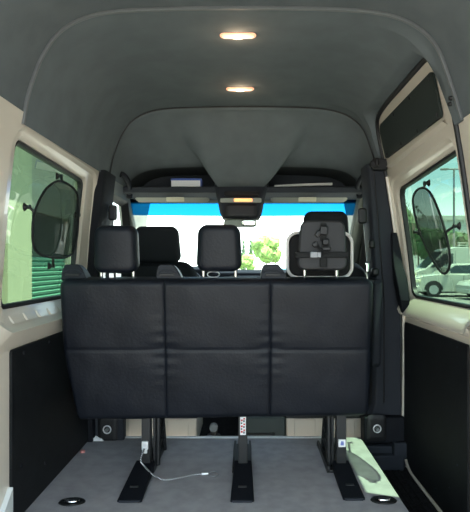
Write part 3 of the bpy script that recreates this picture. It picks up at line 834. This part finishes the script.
# floor lashing points
def lashing(x, y, label):
    r = empty('lashing_point', (x, y, 0))
    N = 28
    def ring(rx, ry, z): return [(x + rx * math.cos(2 * pi * k / N), y + ry * math.sin(2 * pi * k / N), z) for k in range(N)]
    bm = bmesh.new(); loft(bm, [ring(.056, .040, .0005), ring(.053, .037, .004), ring(.046, .031, .004), ring(.040, .026, .0012), ring(.001, .001, .001)])
    part(r, 'cup', bm, M['darkmetal'])
    bm = bmesh.new(); tube(bm, spline([(x - .026, y + .008, .006), (x - .024, y - .014, .009), (x, y - .022, .010), (x + .024, y - .014, .009), (x + .026, y + .008, .006)], 6), .0042, 8)
    part(r, 'ring', bm, M['chrome'])
    bm = bmesh.new(); cyl(bm, (x, y + .008, .003), (x, y + .008, .012), .010, .008); tube(bm, [(x - .03, y + .008, .006), (x + .03, y + .008, .006)], .005)
    part(r, 'hinge', bm, M['darkmetal'])
    tag(r, label, 'lashing point', 'floor lashing rings')
lashing(-.735, 2.185, 'oval black lashing ring set in the left floor by the black wall board')
lashing(.578, 2.20, 'oval chrome lashing ring set in the right floor edge by the step well')
bm = bmesh.new(); cyl(bm, (-.872, 2.76, 0), (-.872, 2.76, .012), .014, .011)
tag(obj('plastic_cap', bm, M['pink'], bevel=.002), 'small pink plastic cap on the floor at the left wall foot', 'cap')
bm = bmesh.new(); loft(bm, [[(-.90, 2.93, .001), (-.81, 2.93, .001), (-.81, 2.955, .001), (-.90, 2.97, .001)], [(-.90, 2.93, .02), (-.82, 2.935, .012), (-.82, 2.95, .012), (-.90, 2.965, .04)]], caps=True)
tag(obj('paper_scrap', bm, M['white'], smooth=False), 'crumpled white scrap at the front left floor corner', 'scrap')

# ------------------------------------------------------------------ strapped mirror on the right headrest
sm = empty('child_view_mirror', (.31, 2.45, 1.0))
mx0 = .342
bm = bmesh.new(); pad(.300, .205, .022, .045, .010, 20, 16, mtx=MT(.350, 2.515, 1.043, .05), bm=bm)
part(sm, 'backing_panel', bm, M['nylon'])
bm = bmesh.new()
ol = [(Vector((.350, 0, 1.043)) + Vector((a, 2.505, b))) for a, b in rrect(-.155, .155, -.108, .108, .05)]
tube(bm, ol + [ol[0]], .0078, 8, caps=False)
o = part(sm, 'rim_piping', bm, M['piping']); o['label'] = 'pale grey piped edge'
bm = bmesh.new()
pad(.215, .225, .034, .035, .016, 20, 20, taper=-.13, mtx=MT(.343, 2.366, 1.085, math.radians(4)), bm=bm)
o = part(sm, 'pad_cover', bm, M['pouch'])
bm = bmesh.new()
for z, h in ((1.205, .03),): pass
box(bm, .328, .360, 2.336, 2.345, .985, 1.05); box(bm, .330, .358, 2.338, 2.346, 1.10, 1.185)
box(bm, .228, .452, 2.334, 2.342, 1.028, 1.054)
box(bm, .222, .236, 2.336, 2.42, 1.026, 1.056); box(bm, .444, .458, 2.336, 2.42, 1.026, 1.056)
box(bm, .337, .366, 2.328, 2.338, 1.045, 1.115)
o = part(sm, 'strap', bm, M['nylon'], bevel=.003)
bm = bmesh.new(); pad(.034, .028, .014, .006, .004, 8, 8, mtx=MT(.300, 2.328, 1.041), bm=bm); box(bm, .316, .330, 2.324, 2.333, 1.030, 1.052)
o = part(sm, 'buckle', bm, M['greybuckle']); o['label'] = 'grey side release buckle'
for w_, h_, x_, y_, z_, r_ in ((.036, .040, .343, 2.326, 1.150, .1), (.022, .030, .318, 2.328, 1.135, .7), (.030, .026, .352, 2.324, 1.098, 0), (.026, .022, .305, 2.328, 1.088, -.6), (.040, .018, .355, 2.322, 1.068, 0)):
    part(sm, 'black_buckle', pad(w_, h_, .016, .006, .005, 8, 8, mtx=MT(x_, y_, z_, 0, r_)), M['rubber'])
bm = bmesh.new(); tube(bm, [(.31, 2.33, 1.085), (.33, 2.328, 1.065), (.35, 2.328, 1.055)], .006)
part(sm, 'strap_end', bm, M['nylon'])
tag(sm, 'black strapped pad and grey rimmed panel fastened around the rightmost bench headrest', 'seat mirror')

# ------------------------------------------------------------------ front seats
def front_seat(cx, hz0, hz1, label):
    r = empty('front_seat', (cx, 3.4, -.13))
    bm = bmesh.new(); box(bm, cx - .235, cx + .235, 3.20, 3.66, -.13, .20)
    b_ = part(r, 'seat_base', bm, M['beige'], bevel=.012); b_['label'] = 'beige painted seat box'
    for sx in (-1, 1):
        part(b_, 'base_panel', B(cx + sx * .12 - .065, cx + sx * .12 + .065, 3.190, 3.20, -.10, .05), M['beige'], bevel=.004)
    bm = bmesh.new(); box(bm, cx - .24, cx + .24, 3.18, 3.22, .055, .085); box(bm, cx - .20, cx - .14, 3.175, 3.20, -.085, -.06)
    part(b_, 'base_bracket', bm, M['darkmetal'], bevel=.004)
    bm = pad(.50, .50, .15, .07, .05, 20, 20, mtx=MT(cx, 3.46, .31, math.radians(-84)))
    part(r, 'seat_cushion', bm, M['fabric'])
    def fn(x, z, s): return -.03 * (x / .25) ** 2 * (1 if s > 0 else 0)
    bm = pad(.52, .70, .13, .11, .05, 24, 24, taper=-.10, fn=fn, mtx=MT(cx, 3.20, .668, math.radians(8)))
    part(r, 'backrest', bm, M['fabric'])
    headrest(r, cx, 3.15, hz0, hz1, .275, .10, 'fabric', .15, .96, taper=-.14)
    bm = bmesh.new(); tube(bm, spline([(cx + .27, 3.22, .62), (cx + .275, 3.32, .62), (cx + .275, 3.45, .62)], 4), .028, 10)
    part(r, 'armrest', bm, M['fabric'])
    tag(r, label, 'front seat', 'front seats')
front_seat(-.545, 1.008, 1.228, 'black driver seat ahead of the bench, at the left')
front_seat(.475, 1.10, 1.318, 'black passenger seat ahead of the bench, its headrest raised')

sb = empty('storage_bin', (.1, 3.25, -.13))
bm = bmesh.new(); box(bm, -.03, .235, 3.18, 3.40, -.13, .06); part(sb, 'bin_body', bm, mat('dark_green_plastic', (.035, .05, .048), .6), bevel=.01)
bm = bmesh.new(); box(bm, -.02, .17, 3.165, 3.185, -.055, -.035); box(bm, -.02, 0, 3.165, 3.185, -.06, -.03); box(bm, .15, .17, 3.165, 3.185, -.06, -.03); part(sb, 'handle_bar', bm, M['darkmetal'], bevel=.003)
tag(sb, 'dark green box standing between the front seats under the bench', 'storage box')
ja = empty('bottle_jack', (-.20, 3.2, -.13))
bm = bmesh.new(); cyl(bm, (-.20, 3.14, -.13), (-.20, 3.14, -.03), .05, .04); cyl(bm, (-.20, 3.14, -.03), (-.20, 3.14, .03), .022, .02); part(ja, 'jack_body', bm, M['darkmetal'], bevel=.004)
bm = bmesh.new(); cyl(bm, (-.20, 3.10, .02), (-.20, 3.14, .02), .024, .024); part(ja, 'round_knob', bm, M['pole'], bevel=.004)
tag(ja, 'small black jack shaped device with round knob beside the dark green box', 'jack')

# seat belts on the pillars
def belt(pts, root_name, label, latch):
    r = empty(root_name, pts[0])
    bm = bmesh.new()
    P = spline(pts, 5)
    loft(bm, [[p + Vector((-.004, -.022, 0)), p + Vector((.004, .022, 0)), p + Vector((.006, .022, 0)), p + Vector((-.002, -.022, 0))] for p in P], caps=True)
    part(r, 'webbing', bm, mat('grey_belt_webbing', (.16, .165, .17), .6), angle=60)
    bm = bmesh.new(); pad(.05, .09, .03, .015, .01, 8, 8, mtx=MT(*latch), bm=bm)
    part(r, 'upper_guide', bm, M['rubber'])
    bm = bmesh.new(); q = P[len(P) // 2]; pad(.02, .06, .02, .008, .006, 8, 8, mtx=MT(*(q + Vector((-.006, -.03, 0)))), bm=bm)
    part(r, 'buckle_tongue', bm, M['chrome'])
    bm = bmesh.new(); q = P[int(len(P) * .62)]; pad(.045, .06, .04, .012, .012, 8, 8, mtx=MT(*(q + Vector((.02, -.02, 0)))), bm=bm)
    part(r, 'height_stop', bm, M['rubber'])
    tag(r, label, 'seat belt', 'front seat belts')
belt([(.680, 3.05, 1.26), (.690, 3.04, 1.12), (.70, 3.03, .98), (.705, 3.03, .80), (.70, 3.03, .5)], 'seat_belt', 'grey seat belt hanging down the charcoal pillar by the sliding door', (.672, 3.03, 1.28))
belt([(-.792, 3.06, 1.30), (-.80, 3.05, 1.1), (-.81, 3.05, .9), (-.815, 3.05, .6)], 'seat_belt.001', 'grey seat belt on the black left pillar behind the driver seat', (-.785, 3.04, 1.30))

part(pr, 'belt_cover', pad(.055, .50, .05, .025, .02, 10, 16, mtx=MT(.745, 2.985, .66, 0, .02)), M['trim'])
# coat hook pod on the right pillar (dark knobs)
part(pr, 'pillar_knob', pad(.035, .05, .05, .014, .014, 8, 8, mtx=MT(.715, 2.985, 1.115)), M['rubber'])
part(pr, 'pillar_knob', pad(.04, .045, .05, .014, .014, 8, 8, mtx=MT(.735, 2.985, .955)), M['rubber'])

# ------------------------------------------------------------------ mesh sun shades
def shade(pts2, f, off, cups, label):
    loop = [(p.x, p.y) for p in spline([(a, b, 0) for a, b in pts2], 6, closed=True)]
    c = f(sum(p[0] for p in loop) / len(loop), sum(p[1] for p in loop) / len(loop), off)
    r = empty('window_shade', c)
    bm = bmesh.new(); cap_poly(bm, loop, f, off); part(r, 'mesh_cloth', bm, M['shade'])
    bm = bmesh.new(); L = [f(a, b, off) for a, b in loop]; tube(bm, L + [L[0]], .0055, 8, caps=False); part(r, 'wire_rim', bm, M['nylon'])
    for (y, z, y2, z2) in cups:
        bm = bmesh.new()
        s = 1 if f(1, 1, 0)[0] > 0 else -1
        p0 = Vector(f(y, z, .045)); d = Vector((s, 0, 0))
        cyl(bm, p0, p0 - d * .012, .018, .007, 16); cyl(bm, p0 - d * .012, p0 - d * .026, .008, .010, 12)
        tube(bm, [p0 - d * .02, Vector(f(y2, z2, off))], .006, 8)
        part(r, 'suction_cup', bm, M['rubber'])
    return tag(r, label, 'sun shade', 'black mesh window shades')
shade([(2.358, 1.376), (2.46, 1.383), (2.578, 1.372), (2.651, 1.336), (2.698, 1.202), (2.688, 1.109), (2.639, 1.051), (2.488, 1.029), (2.289, 1.035), (2.199, 1.051), (2.151, 1.091), (2.136, 1.173), (2.167, 1.254), (2.243, 1.328)], fL, .005,
      [(2.442, 1.413, 2.407, 1.384), (2.133, 1.234, 2.148, 1.211), (2.447, 0.991, 2.385, 1.028), (2.755, 1.26, 2.689, 1.228)], 'black mesh sun shade with wire rim on the left window')
shade([(2.543, 1.362), (2.444, 1.357), (2.367, 1.319), (2.308, 1.244), (2.268, 1.161), (2.243, 1.069), (2.251, 1.0), (2.307, 0.96), (2.377, 0.968), (2.463, 1.024), (2.549, 1.103), (2.603, 1.185), (2.63, 1.268), (2.617, 1.332)], fR, .0,
      [(2.213, 1.162, 2.254, 1.139), (2.492, 1.388, 2.444, 1.357), (2.734, 1.168, 2.584, 1.159)], 'black mesh sun shade with wire rim on the sliding door window')

# ------------------------------------------------------------------ outdoors
GZ = -.65
bm = bmesh.new(); box(bm, -150, 150, -60, 220, GZ - .1, GZ)
tag(obj('ground', bm, M['asphalt'], smooth=False), 'grey asphalt car park around the van', 'ground', kind='structure')

# left building with shutter
bl = empty('shed_building', (-6.5, 14, GZ))
bm = bmesh.new(); box(bm, -9, -6.0, 2, 14.3, GZ, 4.6); box(bm, -9, -6.0, 17.6, 21, GZ, 4.6); box(bm, -9, -6.0, 14.3, 17.6, 2.5, 4.6)
part(bl, 'wall', bm, M['stucco'], smooth=False)
bm = bmesh.new(); box(bm, -6.0, -5.75, 12.5, 13.9, GZ, 4.0); part(bl, 'pilaster', bm, M['pilaster'], smooth=False); part(bl, 'pilaster', B(-6.0, -5.75, 18.2, 19.2, GZ, 4.0), M['pilaster'], smooth=False)
bm = bmesh.new(); box(bm, -6.35, -6.2, 14.3, 17.6, 1.2, 2.5); part(bl, 'shutter_box', bm, M['darkrec'], smooth=False)
bm = bmesh.new()
for k in range(13):
    z = GZ + k * .145
    loft(bm, [[(-6.25, y, z), (-6.18, y, z + .02), (-6.16, y, z + .09), (-6.25, y, z + .145)] for y in (14.3, 17.6)], closed=False)
part(bl, 'roller_shutter', bm, M['shutter'], smooth=False)
bm = bmesh.new(); box(bm, -9.2, -5.2, 2, 21.3, 4.6, 4.9); part(bl, 'roof_edge', bm, M['stucco2'], smooth=False)
tag(bl, 'pale building with a teal roller shutter outside the left window', 'building')

# far building on the right + low wall
bf = empty('warehouse_building', (60, 90, GZ))
bm = bmesh.new(); box(bm, 30, 130, 95, 110, GZ, 9.0); part(bf, 'wall', bm, M['stucco2'], smooth=False)
bm = bmesh.new(); box(bm, 29.5, 130.5, 94.5, 110.5, 9.0, 9.8); part(bf, 'parapet', bm, M['carwhite'], smooth=False)
tag(bf, 'long pale flat roofed building far off beyond the trees', 'building')

def tree(x, y, h, r, label, leaf='leaf', cyp=False, group='trees beyond the car park'):
    t = empty('cypress_tree' if cyp else 'round_tree', (x, y, GZ))
    bm = bmesh.new(); tube(bm, [(x, y, GZ), (x + .05, y, GZ + h * .3), (x, y, GZ + h * .6)], [.05 * h * .5, .03 * h * .5, .02 * h * .5], 8)
    part(t, 'trunk', bm, M['bark'])
    bm = bmesh.new()
    n = 8 if cyp else 16
    for k in range(n):
        if cyp:
            u = k / (n - 1); c_ = Vector((x, y, GZ + h * (.12 + .80 * u))); rr = r * (1.05 - .8 * abs(u - .25)); sc = (1, 1, 1.6)
        else:
            a = random.random() * 2 * pi; q = random.random() ** .5 * r * .62; c_ = Vector((x + q * math.cos(a), y + q * math.sin(a), GZ + h - r * .9 + (random.random() - .5) * r * 1.1)); rr = r * (.38 + random.random() * .22); sc = (1, 1, .9)
        g = bmesh.ops.create_icosphere(bm, subdivisions=2, radius=rr)
        for v in g['verts']:
            v.co = Vector((v.co.x * sc[0], v.co.y * sc[1], v.co.z * sc[2])) * (1 + random.uniform(-.16, .16)) + c_
    for k in range(260):   # loose leaf clusters
        a = random.random() * 2 * pi; zz = random.uniform(-1, 1); q = math.sqrt(1 - zz * zz)
        if cyp: c_ = Vector((x + r * .9 * math.cos(a) * q, y + r * .9 * math.sin(a) * q, GZ + h * (.52 + .46 * zz)))
        else: c_ = Vector((x + r * math.cos(a) * q, y + r * math.sin(a) * q, GZ + h - r + r * zz))
        s = r * .09; d = [Vector((random.uniform(-1, 1), random.uniform(-1, 1), random.uniform(-1, 1))) * s for _ in range(3)]
        bm.faces.new([bm.verts.new(c_ + e) for e in d])
    part(t, 'crown', bm, M[leaf])
    tag(t, label, 'tree', group)
tree(2.2, 60, 4.9, 1.75, 'round green tree seen through the windscreen right of the middle headrest')
tree(-.45, 66, 4.8, .36, 'slim upright cypress just left of the round tree, the left of two', 'cypress', True)
tree(.50, 66, 4.9, .36, 'slim upright cypress just left of the round tree, the right of two', 'cypress', True)
tree(-.2, 52, 2.6, .9, 'low bushy tree under the two slim cypresses')
RL = ['nearest the front edge of the sliding door window', 'second from the front edge of the sliding door window', 'in the middle of the tree row behind the white vans', 'behind the mesh shade on the sliding door window', 'right of the mesh shade on the sliding door window', 'by the light pole outside the sliding door', 'at the far right of the tree row', 'last beyond the light pole']
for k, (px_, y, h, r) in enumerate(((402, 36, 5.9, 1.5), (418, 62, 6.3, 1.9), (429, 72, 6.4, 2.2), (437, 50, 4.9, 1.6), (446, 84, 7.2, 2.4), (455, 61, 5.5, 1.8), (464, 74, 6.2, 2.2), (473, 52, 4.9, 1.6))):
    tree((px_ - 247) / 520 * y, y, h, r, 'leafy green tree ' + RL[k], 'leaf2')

# street light
X = (454 - 247) / 520 * 40
lp = empty('light_pole', (X, 40, GZ))
bm = bmesh.new(); tube(bm, [(X, 40, GZ), (X, 40, 8.3)], [.10, .07]); part(lp, 'pole', bm, M['pole'])
bm = bmesh.new(); tube(bm, [(X - .8, 40, 8.3), (X + .8, 40, 8.3)], .06); part(lp, 'crossarm', bm, M['pole'])
for s in (-1, 1):
    bm = bmesh.new(); box(bm, X + s * .75 - .28, X + s * .75 + .28, 39.85, 40.15, 8.22, 8.36); part(lp, 'lamp_head', bm, M['pole'], bevel=.03)
tag(lp, 'tall thin light pole with crossarm outside the sliding door window', 'street light')

def car(x, y, prof, cab, win, width, wheels, wr, paint, name, label, cat, extra=None, rz=0, group=None):
    """side profile runs along local +x from the nose; side facing the van is at local y=0"""
    r = empty(name, (x, y, GZ)); r.rotation_euler.z = rz
    def P(bm, poly, y0, y1, ins=0):
        rings = []
        for t, k in ((0, .03), (.04, 0), (.96, 0), (1, .03)):
            yy = y0 + (y1 - y0) * t
            rings.append([(a, yy + 0, b - (k if b > .5 else 0)) for a, b in poly])
        loft(bm, rings, True, True)
    def add(n, bm, m, **kw):
        o = obj(n, bm, M[m] if isinstance(m, str) else m, r, **kw); return o
    bm = bmesh.new(); P(bm, prof, 0, width)
    body = add('body', bm, paint, angle=30)
    if cab:
        bm = bmesh.new()
        zb = min(p[1] for p in cab); zt = max(p[1] for p in cab)
        loft(bm, [[(a, (.04 + .16 * (b - zb) / (zt - zb)), b) for a, b in cab], [(a, width - (.04 + .16 * (b - zb) / (zt - zb)), b) for a, b in cab]], True, True)
        add('cabin', bm, paint, angle=30, bevel=.03)
        def wy(b): return .04 + .16 * (b - zb) / (zt - zb)
    else: wy = lambda b: 0
    for poly in win:
        bm = bmesh.new(); loft(bm, [[(a, wy(b) - .012, b) for a, b in poly], [(a, wy(b) + .03, b) for a, b in poly]], True, True)
        add('side_window', bm, 'carglass', smooth=False)
    for wx in wheels:
        for yy in (0, width):
            s = -1 if yy == 0 else 1
            bm = bmesh.new(); cyl(bm, (wx, yy + s * .03, wr), (wx, yy - s * .2, wr), wr, wr, 28)
            w_ = add('wheel', bm, 'tyre')
            bm = bmesh.new(); cyl(bm, (wx, yy + s * .045, wr), (wx, yy + s * .0, wr), wr * .62, wr * .66, 20)
            o = obj('wheel_rim', bm, M['rim'], w_)
        bm = bmesh.new(); pts = [(wx + (wr + .08) * math.cos(t), -.012, wr + (wr + .08) * math.sin(t)) for t in [pi * k / 14 for k in range(15)]]
        vs = [bm.verts.new(p) for p in pts]; bm.faces.new(vs)
        add('wheel_arch', bm, 'tyre', smooth=False)
    if extra: extra(add)
    tag(r, label, cat, group)
    return r

# white SUV nose on, 26 m out
suv = [(0, .35), (0, .75), (.08, .95), (.5, 1.06), (1.25, 1.14), (1.35, 1.15), (4.3, 1.15), (4.5, 1.0), (4.55, .4), (4.4, .3), (.1, .28)]
suvc = [(1.2, 1.13), (1.95, 1.66), (3.9, 1.68), (4.35, 1.13)]
def suvx(add):
    bm = bmesh.new(); box(bm, .02, .34, -.015, .1, .72, .88); add('headlight', bm, 'headl', bevel=.02)
    bm = bmesh.new(); box(bm, -.05, .3, -.02, 1.7, .35, .55); add('bumper', bm, 'carwhite', bevel=.03)
    bm = bmesh.new(); box(bm, 1.5, 1.7, -.2, 0, 1.15, 1.32); add('wing_mirror', bm, 'carwhite', bevel=.03)
    bm = bmesh.new(); box(bm, -.02, .02, .3, 1.5, .5, .8); add('grille', bm, 'tyre')
    for a in (2.38, 3.3): add('door_gap', B(a, a + .02, -.006, .01, .4, 1.1), 'tyre', smooth=False)
car(8.35, 26, suv, suvc, [[(1.45, 1.2), (2.02, 1.58), (2.75, 1.6), (2.75, 1.2)], [(2.85, 1.2), (2.85, 1.6), (3.7, 1.6), (4.0, 1.2)]], 1.8, (.95, 3.6), .37, M['carwhite'], 'parked_car', 'white car parked nearest outside the sliding door window, nose to the left', 'car', suvx, rz=-.12, group='parked cars outside the sliding door')
sed = [(0, .35), (0, .65), (.15, .82), (1.2, .98), (4.2, .98), (4.5, .85), (4.55, .4), (4.3, .28), (.1, .26)]
sedc = [(1.1, .96), (1.95, 1.42), (3.1, 1.44), (3.9, .97)]
car(10.15, 23.4, sed, sedc, [[(1.4, 1.02), (2.0, 1.37), (2.5, 1.38), (2.5, 1.02)], [(2.6, 1.02), (2.6, 1.38), (3.05, 1.38), (3.6, 1.02)]], 1.7, (.85, 3.6), .33, M['carwhite'], 'parked_car.001', 'low white saloon car at the right end of the sliding door window', 'car',
    lambda add: (add('headlight', B(-.01, .3, -.015, .1, .6, .72), 'redlight', bevel=.02), add('bumper', B(-.04, .3, -.02, 1.6, .3, .5), 'carwhite', bevel=.03)), rz=.05, group='parked cars outside the sliding door')
# big white van behind
van = [(0, .45), (0, .95), (.12, 1.15), (.9, 1.4), (1.9, 2.35), (2.2, 2.55), (2.6, 2.62), (6.2, 2.62), (6.25, .5), (6.1, .4), (.1, .4)]
def vanx(add):
    bm = bmesh.new(); box(bm, 2.6, 6.1, -.006, .02, 1.2, 1.24); box(bm, 2.5, 2.53, -.006, .02, .5, 2.4); box(bm, 4.3, 4.33, -.006, .02, .5, 2.4); add('body_seam', bm, 'pole', smooth=False)
    bm = bmesh.new()
    for k in range(8): tube(bm, [(2.8 + k * .45, .15, 2.62), (2.8 + k * .45, .15, 2.85)], .02, 6)
    tube(bm, [(2.7, .15, 2.85), (6.1, .15, 2.85)], .025, 6); tube(bm, [(2.7, .15, 2.72), (6.1, .15, 2.72)], .02, 6)
    add('roof_rack', bm, 'carwhite')
    bm = bmesh.new(); loft(bm, [[(.95, .15, 1.44), (1.9, .15, 2.36)], [(.95, 1.85, 1.44), (1.9, 1.85, 2.36)]], closed=False)
    for v in bm.verts: v.co.x -= .03; v.co.z += .02
    add('windscreen', bm, 'carglass', smooth=False)
    add('headlight', B(.0, .3, -.015, .1, .95, 1.15), 'headl', bevel=.02)
    add('wing_mirror', B(1.35, 1.55, -.25, 0, 1.5, 1.85), 'tyre', bevel=.03)
car(9.3, 29.5, van, None, [[(1.1, 1.45), (1.85, 2.2), (2.4, 2.25), (2.4, 1.45)]], 2.0, (1.0, 5.0), .4, M['carwhite'], 'delivery_van', 'large white delivery van parked behind the white cars', 'van', vanx)
# vehicles ahead of the windscreen
car(-.25, 27, sed, sedc, [[(1.4, 1.02), (2.0, 1.37), (2.5, 1.38), (2.5, 1.02)], [(2.6, 1.02), (2.6, 1.38), (3.05, 1.38), (3.6, 1.02)]], 1.7, (.85, 3.6), .33, M['carblue'], 'parked_car.002', 'blue car seen through the windscreen below the round green tree', 'car', group='parked cars ahead of the van')
car(-5.5, 30, sed, sedc, [[(1.4, 1.02), (2.0, 1.37), (2.5, 1.38), (2.5, 1.02)], [(2.6, 1.02), (2.6, 1.38), (3.05, 1.38), (3.6, 1.02)]], 1.7, (.85, 3.6), .33, M['carsilver'], 'parked_car.003', 'silver car ahead of the van, left of the blue one', 'car', group='parked cars ahead of the van')

# ------------------------------------------------------------------ light
w = bpy.data.worlds.new('sky'); S.world = w; w.use_nodes = True
nt = w.node_tree; bg = nt.nodes['Background']
tc = nt.nodes.new('ShaderNodeTexCoord'); sp = nt.nodes.new('ShaderNodeSeparateXYZ'); rp = nt.nodes.new('ShaderNodeValToRGB')
nt.links.new(tc.outputs['Generated'], sp.inputs[0]); nt.links.new(sp.outputs['Z'], rp.inputs['Fac'])
rp.color_ramp.elements[0].position = 0.0; rp.color_ramp.elements[0].color = (.95, 1.0, 1.0, 1)
rp.color_ramp.elements[1].position = .7; rp.color_ramp.elements[1].color = (.55, .66, .80, 1)
e = rp.color_ramp.elements.new(.09); e.color = (.95, 1.0, 1.0, 1)
e = rp.color_ramp.elements.new(.15); e.color = (.40, .56, .64, 1)
e = rp.color_ramp.elements.new(.26); e.color = (.45, .60, .68, 1)
nt.links.new(rp.outputs['Color'], bg.inputs['Color']); bg.inputs['Strength'].default_value = 2.85
L = bpy.data.lights.new('sun', 'SUN'); L.energy = 19.0; L.angle = .009; L.color = (1, .93, .76)
so = bpy.data.objects.new('sun', L); COL.objects.link(so)
so.rotation_euler = Vector((-.27, .15, -1)).to_track_quat('-Z', 'Y').to_euler()

# ------------------------------------------------------------------ camera
cd = bpy.data.cameras.new('camera'); cam = bpy.data.objects.new('camera', cd); COL.objects.link(cam)
cam.location = (0, 0, 1.0); cam.rotation_euler = (pi / 2, 0, 0)
cd.sensor_fit = 'HORIZONTAL'; cd.sensor_width = 36; cd.lens = 520 / 470 * 36
cd.shift_x = -12 / 470; cd.shift_y = 8 / 470
cd.clip_start = .05; cd.clip_end = 500
S.camera = cam
S.view_settings.view_transform = 'Standard'; S.view_settings.look = 'None'; S.view_settings.gamma = 1
S.view_settings.use_curve_mapping = False; S.view_settings.exposure = 1.35
S.cycles.max_bounces = 10; S.cycles.diffuse_bounces = 5; S.cycles.transparent_max_bounces = 12
S.cycles.sample_clamp_indirect = 4
